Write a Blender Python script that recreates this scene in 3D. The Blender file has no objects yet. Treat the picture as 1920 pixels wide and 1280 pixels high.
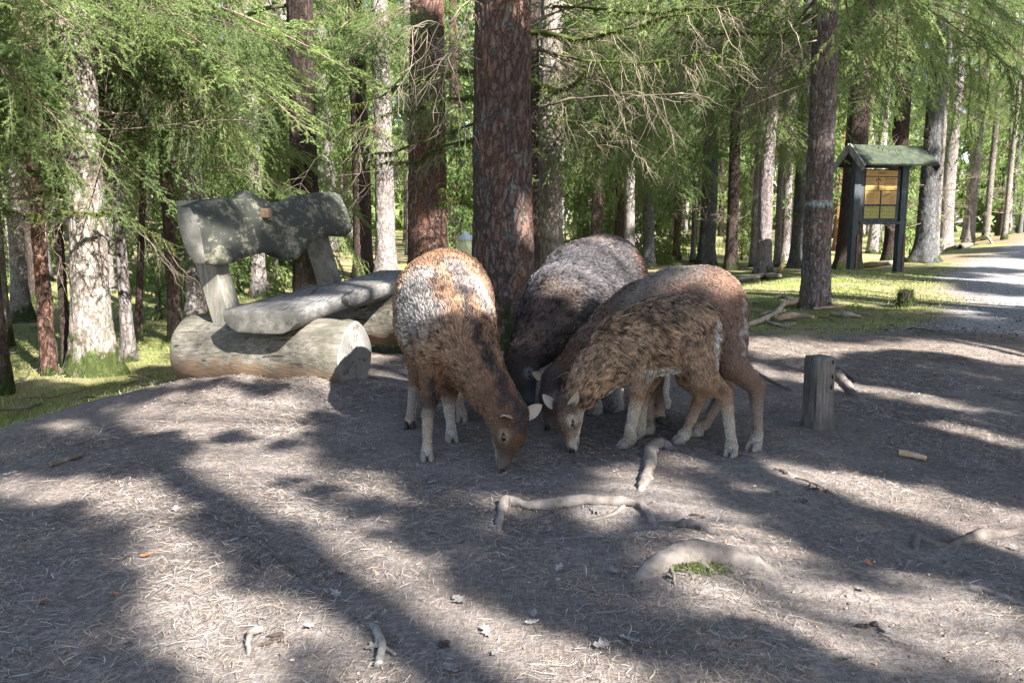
import bpy, math, random
import numpy as np
from mathutils import Vector, Matrix, Euler
rnd = random.Random(7)
rs = np.random.RandomState(11)
R = math.radians
scene = bpy.context.scene
C = scene.collection

# ------------------------------------------------------------------ camera, world, sun, exposure
H = 0.92
TH = R(8.53)
cam = bpy.data.objects.new('camera', bpy.data.cameras.new('camera'))
C.objects.link(cam)
cam.location = (0, 0, H)
cam.rotation_euler = (R(90) - TH, 0, 0)
cam.data.lens = 30.0
cam.data.sensor_width = 36.0
cam.data.clip_start = 0.05
cam.data.clip_end = 500
scene.camera = cam

SUN_EL = R(38)
SX, SY = 0.616, -0.788                       # horizontal direction towards the sun (behind the viewer, to the right)
SUNV = np.array([SX * math.cos(SUN_EL), SY * math.cos(SUN_EL), math.sin(SUN_EL)])
world = bpy.data.worlds.new('World')
scene.world = world
world.use_nodes = True
nt = world.node_tree
nt.nodes.clear()
sky = nt.nodes.new('ShaderNodeTexSky')
sky.sky_type = 'NISHITA'
sky.sun_disc = False
sky.sun_elevation = SUN_EL
sky.sun_rotation = math.atan2(SX, SY)
bg = nt.nodes.new('ShaderNodeBackground')
bg.inputs['Strength'].default_value = 0.064
wo = nt.nodes.new('ShaderNodeOutputWorld')
nt.links.new(sky.outputs[0], bg.inputs[0])
nt.links.new(bg.outputs[0], wo.inputs[0])
sl = bpy.data.lights.new('sun', 'SUN')
sl.energy = 5.0
sl.angle = R(0.53)
sl.color = (1.0, 0.96, 0.9)
sun = bpy.data.objects.new('sun', sl)
C.objects.link(sun)
sun.rotation_euler = Vector(-SUNV).to_track_quat('-Z', 'Y').to_euler()
scene.view_settings.view_transform = 'Standard'
scene.view_settings.look = 'None'
scene.view_settings.gamma = 1
scene.view_settings.use_curve_mapping = False
scene.view_settings.exposure = 2.36
scene.cycles.max_bounces = 6
scene.cycles.diffuse_bounces = 3
scene.cycles.glossy_bounces = 2
scene.cycles.transmission_bounces = 3
scene.cycles.sample_clamp_indirect = 6
scene.cycles.use_denoising = True

# ------------------------------------------------------------------ numeric helpers
def ray(px, py):
    a = (px - 960) / 1600.0
    b = (640 - py) / 1600.0
    return np.array([a, math.cos(TH) + b * math.sin(TH), -math.sin(TH) + b * math.cos(TH)])
def P(px, py, Y):
    d = ray(px, py)
    t = Y / d[1]
    return np.array([d[0] * t, Y, H + d[2] * t])
def project(p):
    x, y, z = p[..., 0], p[..., 1], p[..., 2] - H
    dep = y * math.cos(TH) - z * math.sin(TH)
    up = y * math.sin(TH) + z * math.cos(TH)
    dep = np.where(dep > 0.05, dep, 0.05)
    return 960 + 1600 * x / dep, 640 - 1600 * up / dep
def sstep(a, b, x):
    t = np.clip((x - a) / (b - a), 0, 1)
    return t * t * (3 - 2 * t)
def _hash(ix, iy, iz, seed):
    h = (ix.astype(np.int64) * 374761393 + iy.astype(np.int64) * 668265263 + iz.astype(np.int64) * 2147483647 + seed * 1274126177) & 0xffffffff
    h = ((h ^ (h >> 13)) * 1274126177) & 0xffffffff
    h = ((h ^ (h >> 16)) * 2246822519) & 0xffffffff
    return ((h ^ (h >> 15)) & 0xffffff) / float(0x7fffff) - 1.0
def vnoise(x, y, z=0.0, seed=0):
    x, y, z = np.broadcast_arrays(np.asarray(x, float), np.asarray(y, float), np.asarray(z, float))
    ix, iy, iz = np.floor(x), np.floor(y), np.floor(z)
    fx, fy, fz = x - ix, y - iy, z - iz
    fx, fy, fz = fx * fx * (3 - 2 * fx), fy * fy * (3 - 2 * fy), fz * fz * (3 - 2 * fz)
    r = 0
    for dx in (0, 1):
        for dy in (0, 1):
            for dz in (0, 1):
                w = (fx if dx else 1 - fx) * (fy if dy else 1 - fy) * (fz if dz else 1 - fz)
                r = r + w * _hash(ix + dx, iy + dy, iz + dz, seed)
    return r
def fbm(x, y, z=0.0, seed=0, o=3):
    r, a, f = 0, 1.0, 1.0
    for k in range(o):
        r = r + a * vnoise(np.asarray(x) * f, np.asarray(y) * f, np.asarray(z) * f, seed + k)
        a *= 0.5
        f *= 2.03
    return r

# ------------------------------------------------------------------ terrain height
def crest(x, y):
    return (x + 2.12) * -0.8 + (y - 4.15) * 0.6
def road_left(y):
    return np.interp(y, [6.5, 7.2, 10, 14.5, 20, 30, 60], [2.6, 3.6, 5.4, 7.3, 11, 18.3, 40])
def zt(x, y):
    x = np.asarray(x, float)
    y = np.asarray(y, float)
    s = crest(x, y)
    z = -0.33 * sstep(-0.05, 1.4, s)
    lx = np.clip(-(x + 0.7), 0, 2.0)
    z = z - 0.045 * lx * lx * sstep(6, 2.5, y)
    rx = np.clip(x - 2.0, 0, 3)
    z = z - 0.035 * rx * rx * sstep(9, 5, y)
    z = z - 0.12 * sstep(6.5, 11, y) * (1 - sstep(-0.05, 1.4, s))
    d = x - road_left(y)
    z = z + 0.022 * np.clip(y - 13, 0, 22) * sstep(-5, 3, d)
    z = z + 0.085 * sstep(0.85, 0.15, np.hypot((x + 1.28) * 0.85, (y - 4.28) * 1.7)) * (1 + 0.3 * vnoise(x * 5, y * 5, 0, 19))           # sand piled round the bench log
    far = sstep(7, 14, y)
    z = z + far * (0.10 * vnoise(x * 0.22, y * 0.22, 0, 3) + 0.05 * vnoise(x * 0.7, y * 0.7, 0, 4))
    z = z - 0.045 * np.exp(-((x - 0.17) / 0.24) ** 4 - ((y - 2.44) / 0.13) ** 4)      # hollow washed out in front of the long root
    z = z + 0.045 * np.exp(-((x - 0.45) / 0.34) ** 2 - ((y - 2.2) / 0.16) ** 2)
    z = z + 0.024 * vnoise(x * 1.3, y * 1.3, 0, 5) + 0.009 * vnoise(x * 4.5, y * 4.5, 0, 6)
    return z
def zg(x, y):
    return float(zt(x, y))
def ground_hit(px, py):
    d = ray(px, py)
    t = 1.0
    if py > 640 - 1600 * math.tan(TH) - 2:
        prev = 1.0
        while t < 140:
            p = d * t
            if H + p[2] < zg(p[0], p[1]):
                break
            prev = t
            t *= 1.012
        lo, hi = prev, t
        for _ in range(12):
            m = (lo + hi) / 2
            p = d * m
            if H + p[2] < zg(p[0], p[1]): hi = m
            else: lo = m
        t = hi
    p = d * t
    return np.array([p[0], p[1], zg(p[0], p[1])])

# ------------------------------------------------------------------ mesh helpers
def mesh_np(name, V, faces, mats=(), smooth=True, col=None):
    """faces: list of (int array n x k, material index)"""
    me = bpy.data.meshes.new(name)
    V = np.ascontiguousarray(V, dtype=np.float32)
    faces = [(np.asarray(f, dtype=np.int32), m) for f, m in faces if len(f)]
    nl = sum(f.size for f, m in faces)
    nf = sum(len(f) for f, m in faces)
    me.vertices.add(len(V))
    me.vertices.foreach_set('co', V.ravel())
    me.loops.add(nl)
    me.polygons.add(nf)
    me.loops.foreach_set('vertex_index', np.concatenate([f.ravel() for f, m in faces]))
    tot = np.concatenate([np.full(len(f), f.shape[1], np.int32) for f, m in faces])
    st = np.concatenate([[0], np.cumsum(tot)[:-1]]).astype(np.int32)
    me.polygons.foreach_set('loop_start', st)
    me.polygons.foreach_set('loop_total', tot)
    me.polygons.foreach_set('material_index', np.concatenate([np.full(len(f), m, np.int32) for f, m in faces]))
    me.polygons.foreach_set('use_smooth', np.full(nf, bool(smooth)))
    for m in mats:
        me.materials.append(m)
    if col is not None:
        a = me.color_attributes.new('tint', 'FLOAT_COLOR', 'POINT')
        c = np.ones((len(V), 4), np.float32)
        c[:, :3] = col
        a.data.foreach_set('color', c.ravel())
    me.update(calc_edges=True)
    me.validate()
    return me
class G:
    """collects geometry for ONE mesh object"""
    def __init__(s):
        s.V, s.F, s.C, s.n = [], [], [], 0
    def add(s, V, F, mi=0, col=(1, 1, 1)):
        V = np.asarray(V, float).reshape(-1, 3)
        for f in (F if isinstance(F, list) else [F]):
            if len(f):
                s.F.append((np.asarray(f, np.int32) + s.n, mi))
        s.V.append(V)
        c = np.asarray(col, float)
        s.C.append(np.broadcast_to(c, (len(V), 3)))
        s.n += len(V)
        return s
    def mesh(s, name, mats, smooth=True, col=False):
        return mesh_np(name, np.concatenate(s.V), s.F, mats, smooth, np.concatenate(s.C) if col else None)
    def build(s, name, mats, parent=None, smooth=True, col=False, loc=None):
        if not isinstance(mats, (list, tuple)):
            mats = [mats]
        return link(name, s.mesh(name, mats, smooth, col), parent, loc)
def link(name, data, parent=None, loc=None):
    o = bpy.data.objects.new(name, data)
    C.objects.link(o)
    if parent is not None:
        o.parent = parent
    if loc is not None:
        o.location = tuple(float(v) for v in loc)
    return o
def tag(o, label=None, cat=None, group=None, kind=None):
    if label: o['label'] = label
    if cat: o['category'] = cat
    if group: o['group'] = group
    if kind: o['kind'] = kind
    return o
def thing(name, label, cat, loc=(0, 0, 0), rz=0.0, group=None):
    o = link(name, None, None, loc)
    o.rotation_euler = (0, 0, rz)
    o.empty_display_size = 0.1
    return tag(o, label, cat, group)
def nrm(v):
    v = np.asarray(v, float)
    return v / (np.linalg.norm(v) + 1e-12)
def tube(pts, rad, n=8, cap=True, seed=None, amp=0.0):
    pts = np.asarray(pts, float)
    rad = np.broadcast_to(np.asarray(rad, float), (len(pts),))
    k = len(pts)
    T = np.gradient(pts, axis=0)
    T /= np.linalg.norm(T, axis=1)[:, None] + 1e-12
    u = np.cross(T[0], (0, 0, 1) if abs(T[0][2]) < 0.9 else (1, 0, 0))
    U = []
    for i in range(k):
        u = u - T[i] * np.dot(u, T[i])
        u = nrm(u)
        U.append(u)
    U = np.array(U)
    W = np.cross(T, U)
    a = np.linspace(0, 2 * math.pi, n, endpoint=False)
    rr = rad[:, None] * np.ones((1, n))
    if seed is not None:
        rr = rr * (1 + amp * vnoise(np.cos(a)[None, :] * 1.3 + 5, np.sin(a)[None, :] * 1.3 + 3, np.arange(k)[:, None] * 0.7, seed))
    V = pts[:, None, :] + rr[..., None] * (np.cos(a)[None, :, None] * U[:, None, :] + np.sin(a)[None, :, None] * W[:, None, :])
    V = V.reshape(-1, 3)
    i = np.arange(k - 1)[:, None] * n
    j = np.arange(n)[None, :]
    j2 = (j + 1) % n
    F = np.stack([i + j, i + j2, i + n + j2, i + n + j], -1).reshape(-1, 4)
    Fs = [F]
    if cap:
        V = np.concatenate([V, pts[:1], pts[-1:]])
        jj = np.arange(n)
        Fs.append(np.concatenate([np.stack([np.full(n, k * n), (jj + 1) % n, jj], -1),
                                  np.stack([np.full(n, k * n + 1), (k - 1) * n + jj, (k - 1) * n + (jj + 1) % n], -1)]))
    return V, Fs
def spline(pts, m=6):
    pts = np.asarray(pts, float)
    out = []
    n = len(pts)
    for i in range(n - 1):
        p0, p1, p2, p3 = pts[max(i - 1, 0)], pts[i], pts[i + 1], pts[min(i + 2, n - 1)]
        for t in np.linspace(0, 1, m, endpoint=False):
            out.append(0.5 * ((2 * p1) + (p2 - p0) * t + (2 * p0 - 5 * p1 + 4 * p2 - p3) * t * t + (3 * p1 - p0 - 3 * p2 + p3) * t ** 3))
    out.append(pts[-1])
    return np.array(out)
def box(cx, cy, cz, sx, sy, sz, M=None, bev=0.006):
    """chamfered box"""
    sx, sy, sz = sx / 2, sy / 2, sz / 2
    b = min(bev, sx * 0.4, sy * 0.4, sz * 0.4)
    V = []
    for z, ins in ((-sz, b), (-sz + b, 0), (sz - b, 0), (sz, b)):
        x, y = sx - ins, sy - ins
        for q in ((-x, -y + b), (-x + b, -y), (x - b, -y), (x, -y + b), (x, y - b), (x - b, y), (-x + b, y), (-x, y - b)):
            V.append((q[0], q[1], z))
    V = np.array(V)
    if M is not None:
        V = V @ np.asarray(M).T
    V = V + np.array([cx, cy, cz])
    F = []
    for k in range(3):
        for j in range(8):
            F.append((k * 8 + j, k * 8 + (j + 1) % 8, k * 8 + 8 + (j + 1) % 8, k * 8 + 8 + j))
    return V, [np.array(F), np.array([[7, 6, 5, 4, 3, 2, 1, 0]]), np.array([[24, 25, 26, 27, 28, 29, 30, 31]])]

# ------------------------------------------------------------------ materials
def mat(name):
    m = bpy.data.materials.new(name)
    m.use_nodes = True
    n = m.node_tree
    n.nodes.clear()
    out = n.nodes.new('ShaderNodeOutputMaterial')
    b = n.nodes.new('ShaderNodeBsdfPrincipled')
    n.links.new(b.outputs[0], out.inputs[0])
    b.inputs['Roughness'].default_value = 0.85
    b.inputs['Specular IOR Level'].default_value = 0.25
    return m, n, b, out
def N(n, t, **kw):
    x = n.nodes.new('ShaderNode' + t)
    for k, v in kw.items():
        setattr(x, k, v)
    return x
def ramp(n, src, stops):
    r = N(n, 'ValToRGB')
    cr = r.color_ramp
    while len(cr.elements) < len(stops):
        cr.elements.new(0.5)
    for e, (p, c) in zip(cr.elements, stops):
        e.position = p
        e.color = (c[0], c[1], c[2], 1) if isinstance(c, (tuple, list)) else (c, c, c, 1)
    n.links.new(src, r.inputs[0])
    return r.outputs[0]
def mixc(n, fac, a, b, mode='MIX'):
    m = N(n, 'MixRGB', blend_type=mode)
    for i, v in enumerate((fac, a, b)):
        if hasattr(v, 'links') or isinstance(v, bpy.types.NodeSocket):
            n.links.new(v, m.inputs[i])
        elif i == 0:
            m.inputs[0].default_value = v
        else:
            m.inputs[i].default_value = (v[0], v[1], v[2], 1)
    return m.outputs[0]
def math_(n, op, a, b=0.0):
    m = N(n, 'Math', operation=op)
    for i, v in enumerate((a, b)):
        if isinstance(v, bpy.types.NodeSocket): n.links.new(v, m.inputs[i])
        else: m.inputs[i].default_value = v
    return m.outputs[0]
def coords(n, scale=(1, 1, 1), kind='Object'):
    tc = N(n, 'TexCoord')
    mp = N(n, 'Mapping')
    mp.inputs['Scale'].default_value = scale
    n.links.new(tc.outputs[kind], mp.inputs[0])
    return mp.outputs[0], tc.outputs[kind]
def noise(n, vec, scale, det=4, rough=0.6):
    x = N(n, 'TexNoise')
    x.inputs['Scale'].default_value = scale
    x.inputs['Detail'].default_value = det
    x.inputs['Roughness'].default_value = rough
    n.links.new(vec, x.inputs['Vector'])
    return x.outputs['Fac']
def bump(n, b, h, strength, dist):
    x = N(n, 'Bump')
    x.inputs['Strength'].default_value = strength
    x.inputs['Distance'].default_value = dist
    n.links.new(h, x.inputs['Height'])
    n.links.new(x.outputs[0], b.inputs['Normal'])
def bark(name, light, dark, crack=(0.03, 0.02, 0.016), lichen=(0.22, 0.27, 0.24), lich=0.5, moss=0.25, scale=16, red=None, mark=None, depth=0.02):
    m, n, b, o = mat(name)
    v, raw = coords(n, (1, 1, 0.3))
    dis = noise(n, raw, 5, 3)
    add = N(n, 'VectorMath', operation='ADD')
    cmb = N(n, 'CombineXYZ')
    dis2 = noise(n, v, 38, 4, 0.7)
    dd = math_(n, 'ADD', math_(n, 'MULTIPLY', dis, 0.14), math_(n, 'MULTIPLY', dis2, 0.07))
    for i in range(3): n.links.new(dd, cmb.inputs[i])
    n.links.new(v, add.inputs[0]); n.links.new(cmb.outputs[0], add.inputs[1])
    vo = N(n, 'TexVoronoi', feature='DISTANCE_TO_EDGE')
    vo.inputs['Scale'].default_value = scale
    n.links.new(add.outputs[0], vo.inputs['Vector'])
    edge = ramp(n, vo.outputs['Distance'], [(0.0, 0.1), (0.05, 0.55), (0.2, 1.0)])
    fine = noise(n, v, 45, 6, 0.7)
    big = noise(n, raw, 3.5, 3)
    col = mixc(n, ramp(n, fine, [(0.35, 0.0), (0.65, 1.0)]), dark, light)
    col = mixc(n, ramp(n, big, [(0.4, 0.0), (0.62, 1.0)]), col, mixc(n, 0.5, col, dark))
    if red:
        col = mixc(n, ramp(n, noise(n, add.outputs[0], 7, 2), [(0.45, 0), (0.6, 1)]), col, red)
    lt = ramp(n, noise(n, raw, 9, 5, 0.75), [(1 - lich * 0.9 - 0.02, 0.0), (1 - lich * 0.9 + 0.1, 0.8)])
    col = mixc(n, lt, col, lichen)
    col = mixc(n, edge, mixc(n, 0.6, col, crack), col)
    sep = N(n, 'SeparateXYZ')
    n.links.new(raw, sep.inputs[0])
    z = sep.outputs[2]
    mz = math_(n, 'SUBTRACT', moss + 0.0, z)
    mz = math_(n, 'ADD', math_(n, 'MULTIPLY', mz, 2.2), math_(n, 'MULTIPLY', math_(n, 'SUBTRACT', noise(n, raw, 6, 4), 0.5), 3.0))
    col = mixc(n, ramp(n, mz, [(0.25, 0), (0.6, 1)]), col, mixc(n, fine, (0.016, 0.022, 0.008), (0.06, 0.08, 0.018)))
    if mark:
        dz = math_(n, 'ABSOLUTE', math_(n, 'SUBTRACT', z, mark))
        f = math_(n, 'SUBTRACT', 1.0, math_(n, 'MULTIPLY', dz, 22.0))
        f = math_(n, 'MULTIPLY', f, ramp(n, noise(n, raw, 22, 4, 0.8), [(0.42, 0), (0.6, 1)]))
        col = mixc(n, ramp(n, f, [(0.05, 0), (0.5, 1)]), col, (0.42, 0.5, 0.55))
    oi = N(n, 'ObjectInfo')
    hv = N(n, 'HueSaturation')
    n.links.new(col, hv.inputs['Color'])
    n.links.new(ramp(n, oi.outputs['Random'], [(0, 0.75), (1, 1.2)]), hv.inputs['Value'])
    n.links.new(hv.outputs[0], b.inputs['Base Color'])
    b.inputs['Roughness'].default_value = 0.93
    h = math_(n, 'ADD', edge, math_(n, 'MULTIPLY', fine, 0.7))
    bump(n, b, h, 0.9, depth)
    return m
BARK = {
    'main': bark('bark_plated_brown', (0.22, 0.15, 0.13), (0.09, 0.062, 0.056), lich=0.5, lichen=(0.18, 0.2, 0.19), moss=0.35, scale=24, red=(0.2, 0.115, 0.085), depth=0.03),
    'red': bark('bark_reddish_brown', (0.22, 0.13, 0.10), (0.085, 0.05, 0.04), lich=0.4, lichen=(0.2, 0.18, 0.16), moss=0.2, scale=26, red=(0.2, 0.1, 0.07), depth=0.025),
    'pale': bark('bark_pale_lichen', (0.29, 0.245, 0.21), (0.14, 0.11, 0.09), lich=0.56, lichen=(0.31, 0.3, 0.265), moss=0.42, scale=24, depth=0.008),
    'grey': bark('bark_grey', (0.34, 0.30, 0.28), (0.16, 0.13, 0.12), lich=0.5, lichen=(0.36, 0.37, 0.36), moss=0.25, scale=20, depth=0.012),
    'blue': bark('bark_blue_lichen', (0.15, 0.155, 0.155), (0.07, 0.065, 0.065), lich=0.48, lichen=(0.17, 0.195, 0.2), moss=0.2, scale=20, depth=0.012),
    'dark': bark('bark_dark_brown', (0.12, 0.085, 0.07), (0.045, 0.03, 0.025), lich=0.35, lichen=(0.11, 0.12, 0.1), moss=0.35, scale=26, depth=0.02),
    'mark': bark('bark_brown_with_pale_ring', (0.3, 0.25, 0.235), (0.13, 0.10, 0.095), lich=0.52, lichen=(0.28, 0.285, 0.28), moss=0.12, scale=28, red=(0.24, 0.165, 0.14), mark=1.06, depth=0.02, ),
    'mark2': bark('bark_grey_brown', (0.3, 0.25, 0.235), (0.13, 0.10, 0.095), lich=0.5, lichen=(0.28, 0.285, 0.28), moss=0.2, scale=26, depth=0.015),
    'orange': bark('bark_orange', (0.42, 0.2, 0.1), (0.22, 0.1, 0.05), lich=0.2, moss=0.1, scale=20, depth=0.01),
}
def leaf_mat(name, c1, c2, trans=0.35):
    m, n, b, out = mat(name)
    oi = N(n, 'ObjectInfo')
    v, raw = coords(n)
    f = math_(n, 'ADD', math_(n, 'MULTIPLY', oi.outputs['Random'], 0.6), math_(n, 'MULTIPLY', noise(n, raw, 3.0, 3), 0.5))
    col = mixc(n, f, c1, c2)
    n.links.new(col, b.inputs['Base Color'])
    b.inputs['Roughness'].default_value = 0.6
    tr = N(n, 'BsdfTranslucent')
    n.links.new(mixc(n, 0.4, col, (0.2, 0.3, 0.04)), tr.inputs[0])
    mx = N(n, 'MixShader')
    mx.inputs[0].default_value = trans
    n.links.new(b.outputs[0], mx.inputs[1]); n.links.new(tr.outputs[0], mx.inputs[2])
    n.links.new(mx.outputs[0], out.inputs[0])
    return m
NEEDLE = leaf_mat('spruce_needles', (0.04, 0.08, 0.03), (0.27, 0.345, 0.12), 0.42)
FARLEAF = leaf_mat('far_foliage', (0.045, 0.08, 0.03), (0.27, 0.35, 0.12), 0.5)
def simple(name, c1, c2, scale=20, stretch=(1, 1, 1), rough=0.85, bmp=0.0, dist=0.01, lo=0.35, hi=0.65, obj_rand=0.0):
    m, n, b, o = mat(name)
    v, raw = coords(n, stretch)
    f = noise(n, v, scale, 5, 0.65)
    col = mixc(n, ramp(n, f, [(lo, 0), (hi, 1)]), c1, c2)
    if obj_rand:
        oi = N(n, 'ObjectInfo')
        hv = N(n, 'HueSaturation')
        n.links.new(col, hv.inputs['Color'])
        n.links.new(ramp(n, oi.outputs['Random'], [(0, 1 - obj_rand), (1, 1 + obj_rand)]), hv.inputs['Value'])
        col = hv.outputs[0]
    n.links.new(col, b.inputs['Base Color'])
    b.inputs['Roughness'].default_value = rough
    if bmp: bump(n, b, f, bmp, dist)
    return m
TWIG = simple('twig_wood', (0.07, 0.05, 0.035), (0.2, 0.15, 0.11), 8, obj_rand=0.3)
DEADTWIG = simple('dead_twig_wood', (0.09, 0.07, 0.052), (0.25, 0.205, 0.155), 6, obj_rand=0.3)
MOSSWOOD = simple('mossy_wood', (0.045, 0.036, 0.025), (0.055, 0.075, 0.014), 9, lo=0.38, hi=0.55, bmp=0.5)
MOSS = simple('moss', (0.03, 0.042, 0.008), (0.10, 0.125, 0.022), 14, bmp=0.4)
def tinted(name, rough=0.85, spec=0.2, vary=0.25, scale=40, bmp=0.0, dist=0.004, sheen=0.0):
    m, n, b, o = mat(name)
    at = N(n, 'Attribute')
    at.attribute_name = 'tint'
    v, raw = coords(n)
    f = noise(n, raw, scale, 4)
    hv = N(n, 'HueSaturation')
    n.links.new(at.outputs['Color'], hv.inputs['Color'])
    n.links.new(ramp(n, f, [(0.3, 1 - vary), (0.7, 1 + vary)]), hv.inputs['Value'])
    n.links.new(hv.outputs[0], b.inputs['Base Color'])
    b.inputs['Roughness'].default_value = rough
    b.inputs['Specular IOR Level'].default_value = spec
    if bmp: bump(n, b, f, bmp, dist)
    return m
LITTER = tinted('litter', 0.75, 0.25, 0.15)
FURM = tinted('fur', 0.62, 0.3, 0.15, 60)
SKINM = tinted('hide', 0.8, 0.2, 0.1, 90, 0.2, 0.002)

# ground: dirt with needles / moss grass / gravel, weights from the 'tint' attribute (R grass, G gravel, B litter)
def ground_mat():
    m, n, b, o = mat('forest_ground')
    at = N(n, 'Attribute'); at.attribute_name = 'tint'
    sp = N(n, 'SeparateColor')
    n.links.new(at.outputs['Color'], sp.inputs[0])
    v, raw = coords(n)
    f1 = noise(n, raw, 2.2, 5)
    f2 = noise(n, raw, 30, 6, 0.75)
    f3 = noise(n, raw, 160, 3, 0.7)
    f0 = noise(n, raw, 0.9, 4)
    dirt = mixc(n, ramp(n, f1, [(0.35, 0), (0.65, 1)]), (0.19, 0.168, 0.16), (0.30, 0.272, 0.258))
    dirt = mixc(n, ramp(n, f2, [(0.38, 0.0), (0.6, 1.0)]), mixc(n, 0.6, dirt, (0.1, 0.075, 0.06)), dirt)
    dirt = mixc(n, ramp(n, f0, [(0.42, 0.0), (0.6, 0.5)]), dirt, (0.12, 0.095, 0.085))
    # straw-like needles: two stretched noises
    s1, _ = coords(n, (260, 22, 1)); s2, _ = coords(n, (30, 240, 1))
    st = N(n, 'Math', operation='MAXIMUM')
    a1 = noise(n, s1, 1, 2); a2 = noise(n, s2, 1, 2)
    n.links.new(a1, st.inputs[0]); n.links.new(a2, st.inputs[1])
    straw = ramp(n, st.outputs[0], [(0.56, 0), (0.66, 0.75)])
    dirt = mixc(n, ramp(n, noise(n, raw, 75, 5, 0.8), [(0.42, 0.55), (0.55, 0.0)]), dirt, (0.07, 0.058, 0.052))
    dirt = mixc(n, math_(n, 'MULTIPLY', straw, math_(n, 'ADD', math_(n, 'MULTIPLY', f1, 0.9), 0.1)), dirt, (0.46, 0.37, 0.28))
    grass = mixc(n, ramp(n, f2, [(0.3, 0), (0.7, 1)]), (0.07, 0.085, 0.02), (0.24, 0.27, 0.075))
    grass = mixc(n, ramp(n, noise(n, raw, 1.1, 4), [(0.4, 0), (0.62, 1)]), grass, (0.27, 0.24, 0.13))
    gravel = mixc(n, ramp(n, f2, [(0.3, 0), (0.7, 1)]), (0.2, 0.19, 0.19), (0.42, 0.4, 0.39))
    gravel = mixc(n, ramp(n, f3, [(0.35, 0), (0.6, 1)]), mixc(n, 0.7, gravel, (0.09, 0.085, 0.085)), gravel)
    duff = mixc(n, ramp(n, f2, [(0.3, 0), (0.7, 1)]), (0.12, 0.08, 0.05), (0.28, 0.21, 0.15))
    col = mixc(n, sp.outputs[0], dirt, grass)
    col = mixc(n, sp.outputs[1], col, gravel)
    col = mixc(n, sp.outputs[2], col, duff)
    n.links.new(col, b.inputs['Base Color'])
    b.inputs['Roughness'].default_value = 0.95
    b.inputs['Specular IOR Level'].default_value = 0.15
    h = math_(n, 'ADD', f2, math_(n, 'MULTIPLY', f3, 0.4))
    bump(n, b, h, 0.8, 0.015)
    return m
def axis(segs):
    out = []
    for a, b, st in segs:
        out += list(np.arange(a, b, st))
    out.append(segs[-1][1])
    return np.array(out)
gx = axis([(-220, -60, 8), (-60, -14, 1.6), (-14, -4, 0.4), (-4, 5, 0.045), (5, 16, 0.35), (16, 60, 1.5), (60, 220, 8)])
gy = axis([(-40, -4, 2), (-4, 1.0, 0.3), (1.0, 8, 0.04), (8, 18, 0.2), (18, 60, 1.2), (60, 260, 8)])
XX, YY = np.meshgrid(gx, gy)
def masks(x, y):
    w = 0.35 * vnoise(x * 1.1, y * 1.1, 0, 21) + 0.2 * vnoise(x * 3.1, y * 3.1, 0, 22) + 0.1 * vnoise(x * 9, y * 9, 0, 27)
    d = x - road_left(y) + 0.25 * w
    front = 6.25 + 0.25 * np.clip(x - 1.7, -2, 3)
    grass = np.maximum(sstep(-0.12, 0.22, (y - front) * 0.6 + w * 0.35), sstep(0.12, 0.45, crest(x, y) + w * 0.45))
    gravel = sstep(-0.25, 0.4, d + 0.3 * w) * sstep(6.6, 7.6, y + w) * (1 - sstep(7, 10, d))
    grass = grass * (1 - sstep(-0.5, 0.2, d))
    duff = sstep(0.05, 0.4, vnoise(x * 0.5, y * 0.5, 0, 31) + 0.5 * vnoise(x * 1.7, y * 1.7, 0, 32)) * sstep(4.5, 7, y) * (1 - gravel) * (0.35 + 0.4 * sstep(12, 18, y))
    return grass, gravel, duff
def zfine(x, y):
    near = sstep(8, 5, y)
    return zt(x, y) + near * (0.005 * vnoise(x * 11, y * 11, 0, 8) + 0.003 * vnoise(x * 24, y * 24, 0, 18))
GM = ground_mat()
g_, v_, d_ = masks(XX.ravel(), YY.ravel())
gv = np.stack([XX.ravel(), YY.ravel(), zfine(XX.ravel(), YY.ravel())], 1)
ny, nx = XX.shape
ii = (np.arange(ny - 1)[:, None] * nx + np.arange(nx - 1)[None, :]).ravel()
ground = link('ground', mesh_np('ground', gv, [(np.stack([ii, ii + 1, ii + nx + 1, ii + nx], -1), 0)], [GM], True, np.stack([g_, v_, d_], 1)))
tag(ground, kind='structure')

# ------------------------------------------------------------------ boughs (shared meshes)
def droop_curve(L, rise, sag, wob, r, n=9):
    t = np.linspace(0, 1, n)
    x = L * t
    z = rise * x - sag * x * x
    y = wob * np.sin(t * 3 + r.uniform(0, 6)) * t
    return np.stack([x, y, z], 1)
def needles(g, pts, step, ln, wd, r, mi):
    """flat needles set round a twig"""
    pts = np.asarray(pts)
    seg = np.linalg.norm(np.diff(pts, axis=0), axis=1)
    tot = seg.sum()
    k = max(4, int(tot / step))
    s = np.sort(r.rand(k)) * tot
    cs = np.concatenate([[0], np.cumsum(seg)])
    base = np.stack([np.interp(s, cs, pts[:, i]) for i in range(3)], 1)
    dirs = np.stack([np.interp(s + 1e-3, cs, pts[:, i]) for i in range(3)], 1) - base
    dirs = dirs + (pts[-1] - pts[0]) * 1e-4
    dirs /= np.linalg.norm(dirs, axis=1)[:, None] + 1e-9
    q = r.normal(size=(k, 3))
    q -= dirs * (q * dirs).sum(1)[:, None]
    q /= np.linalg.norm(q, axis=1)[:, None] + 1e-9
    q[:, 2] = q[:, 2] * 0.5
    tip = base + (dirs * 0.75 + q * 0.75) * (ln * (0.7 + 0.5 * r.rand(k)))[:, None]
    side = np.cross(tip - base, r.normal(size=(k, 3)))
    side /= np.linalg.norm(side, axis=1)[:, None] + 1e-9
    V = np.stack([base - side * wd / 2, base + side * wd / 2, tip], 1).reshape(-1, 3)
    g.add(V, np.arange(3 * k).reshape(-1, 3), mi)
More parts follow.
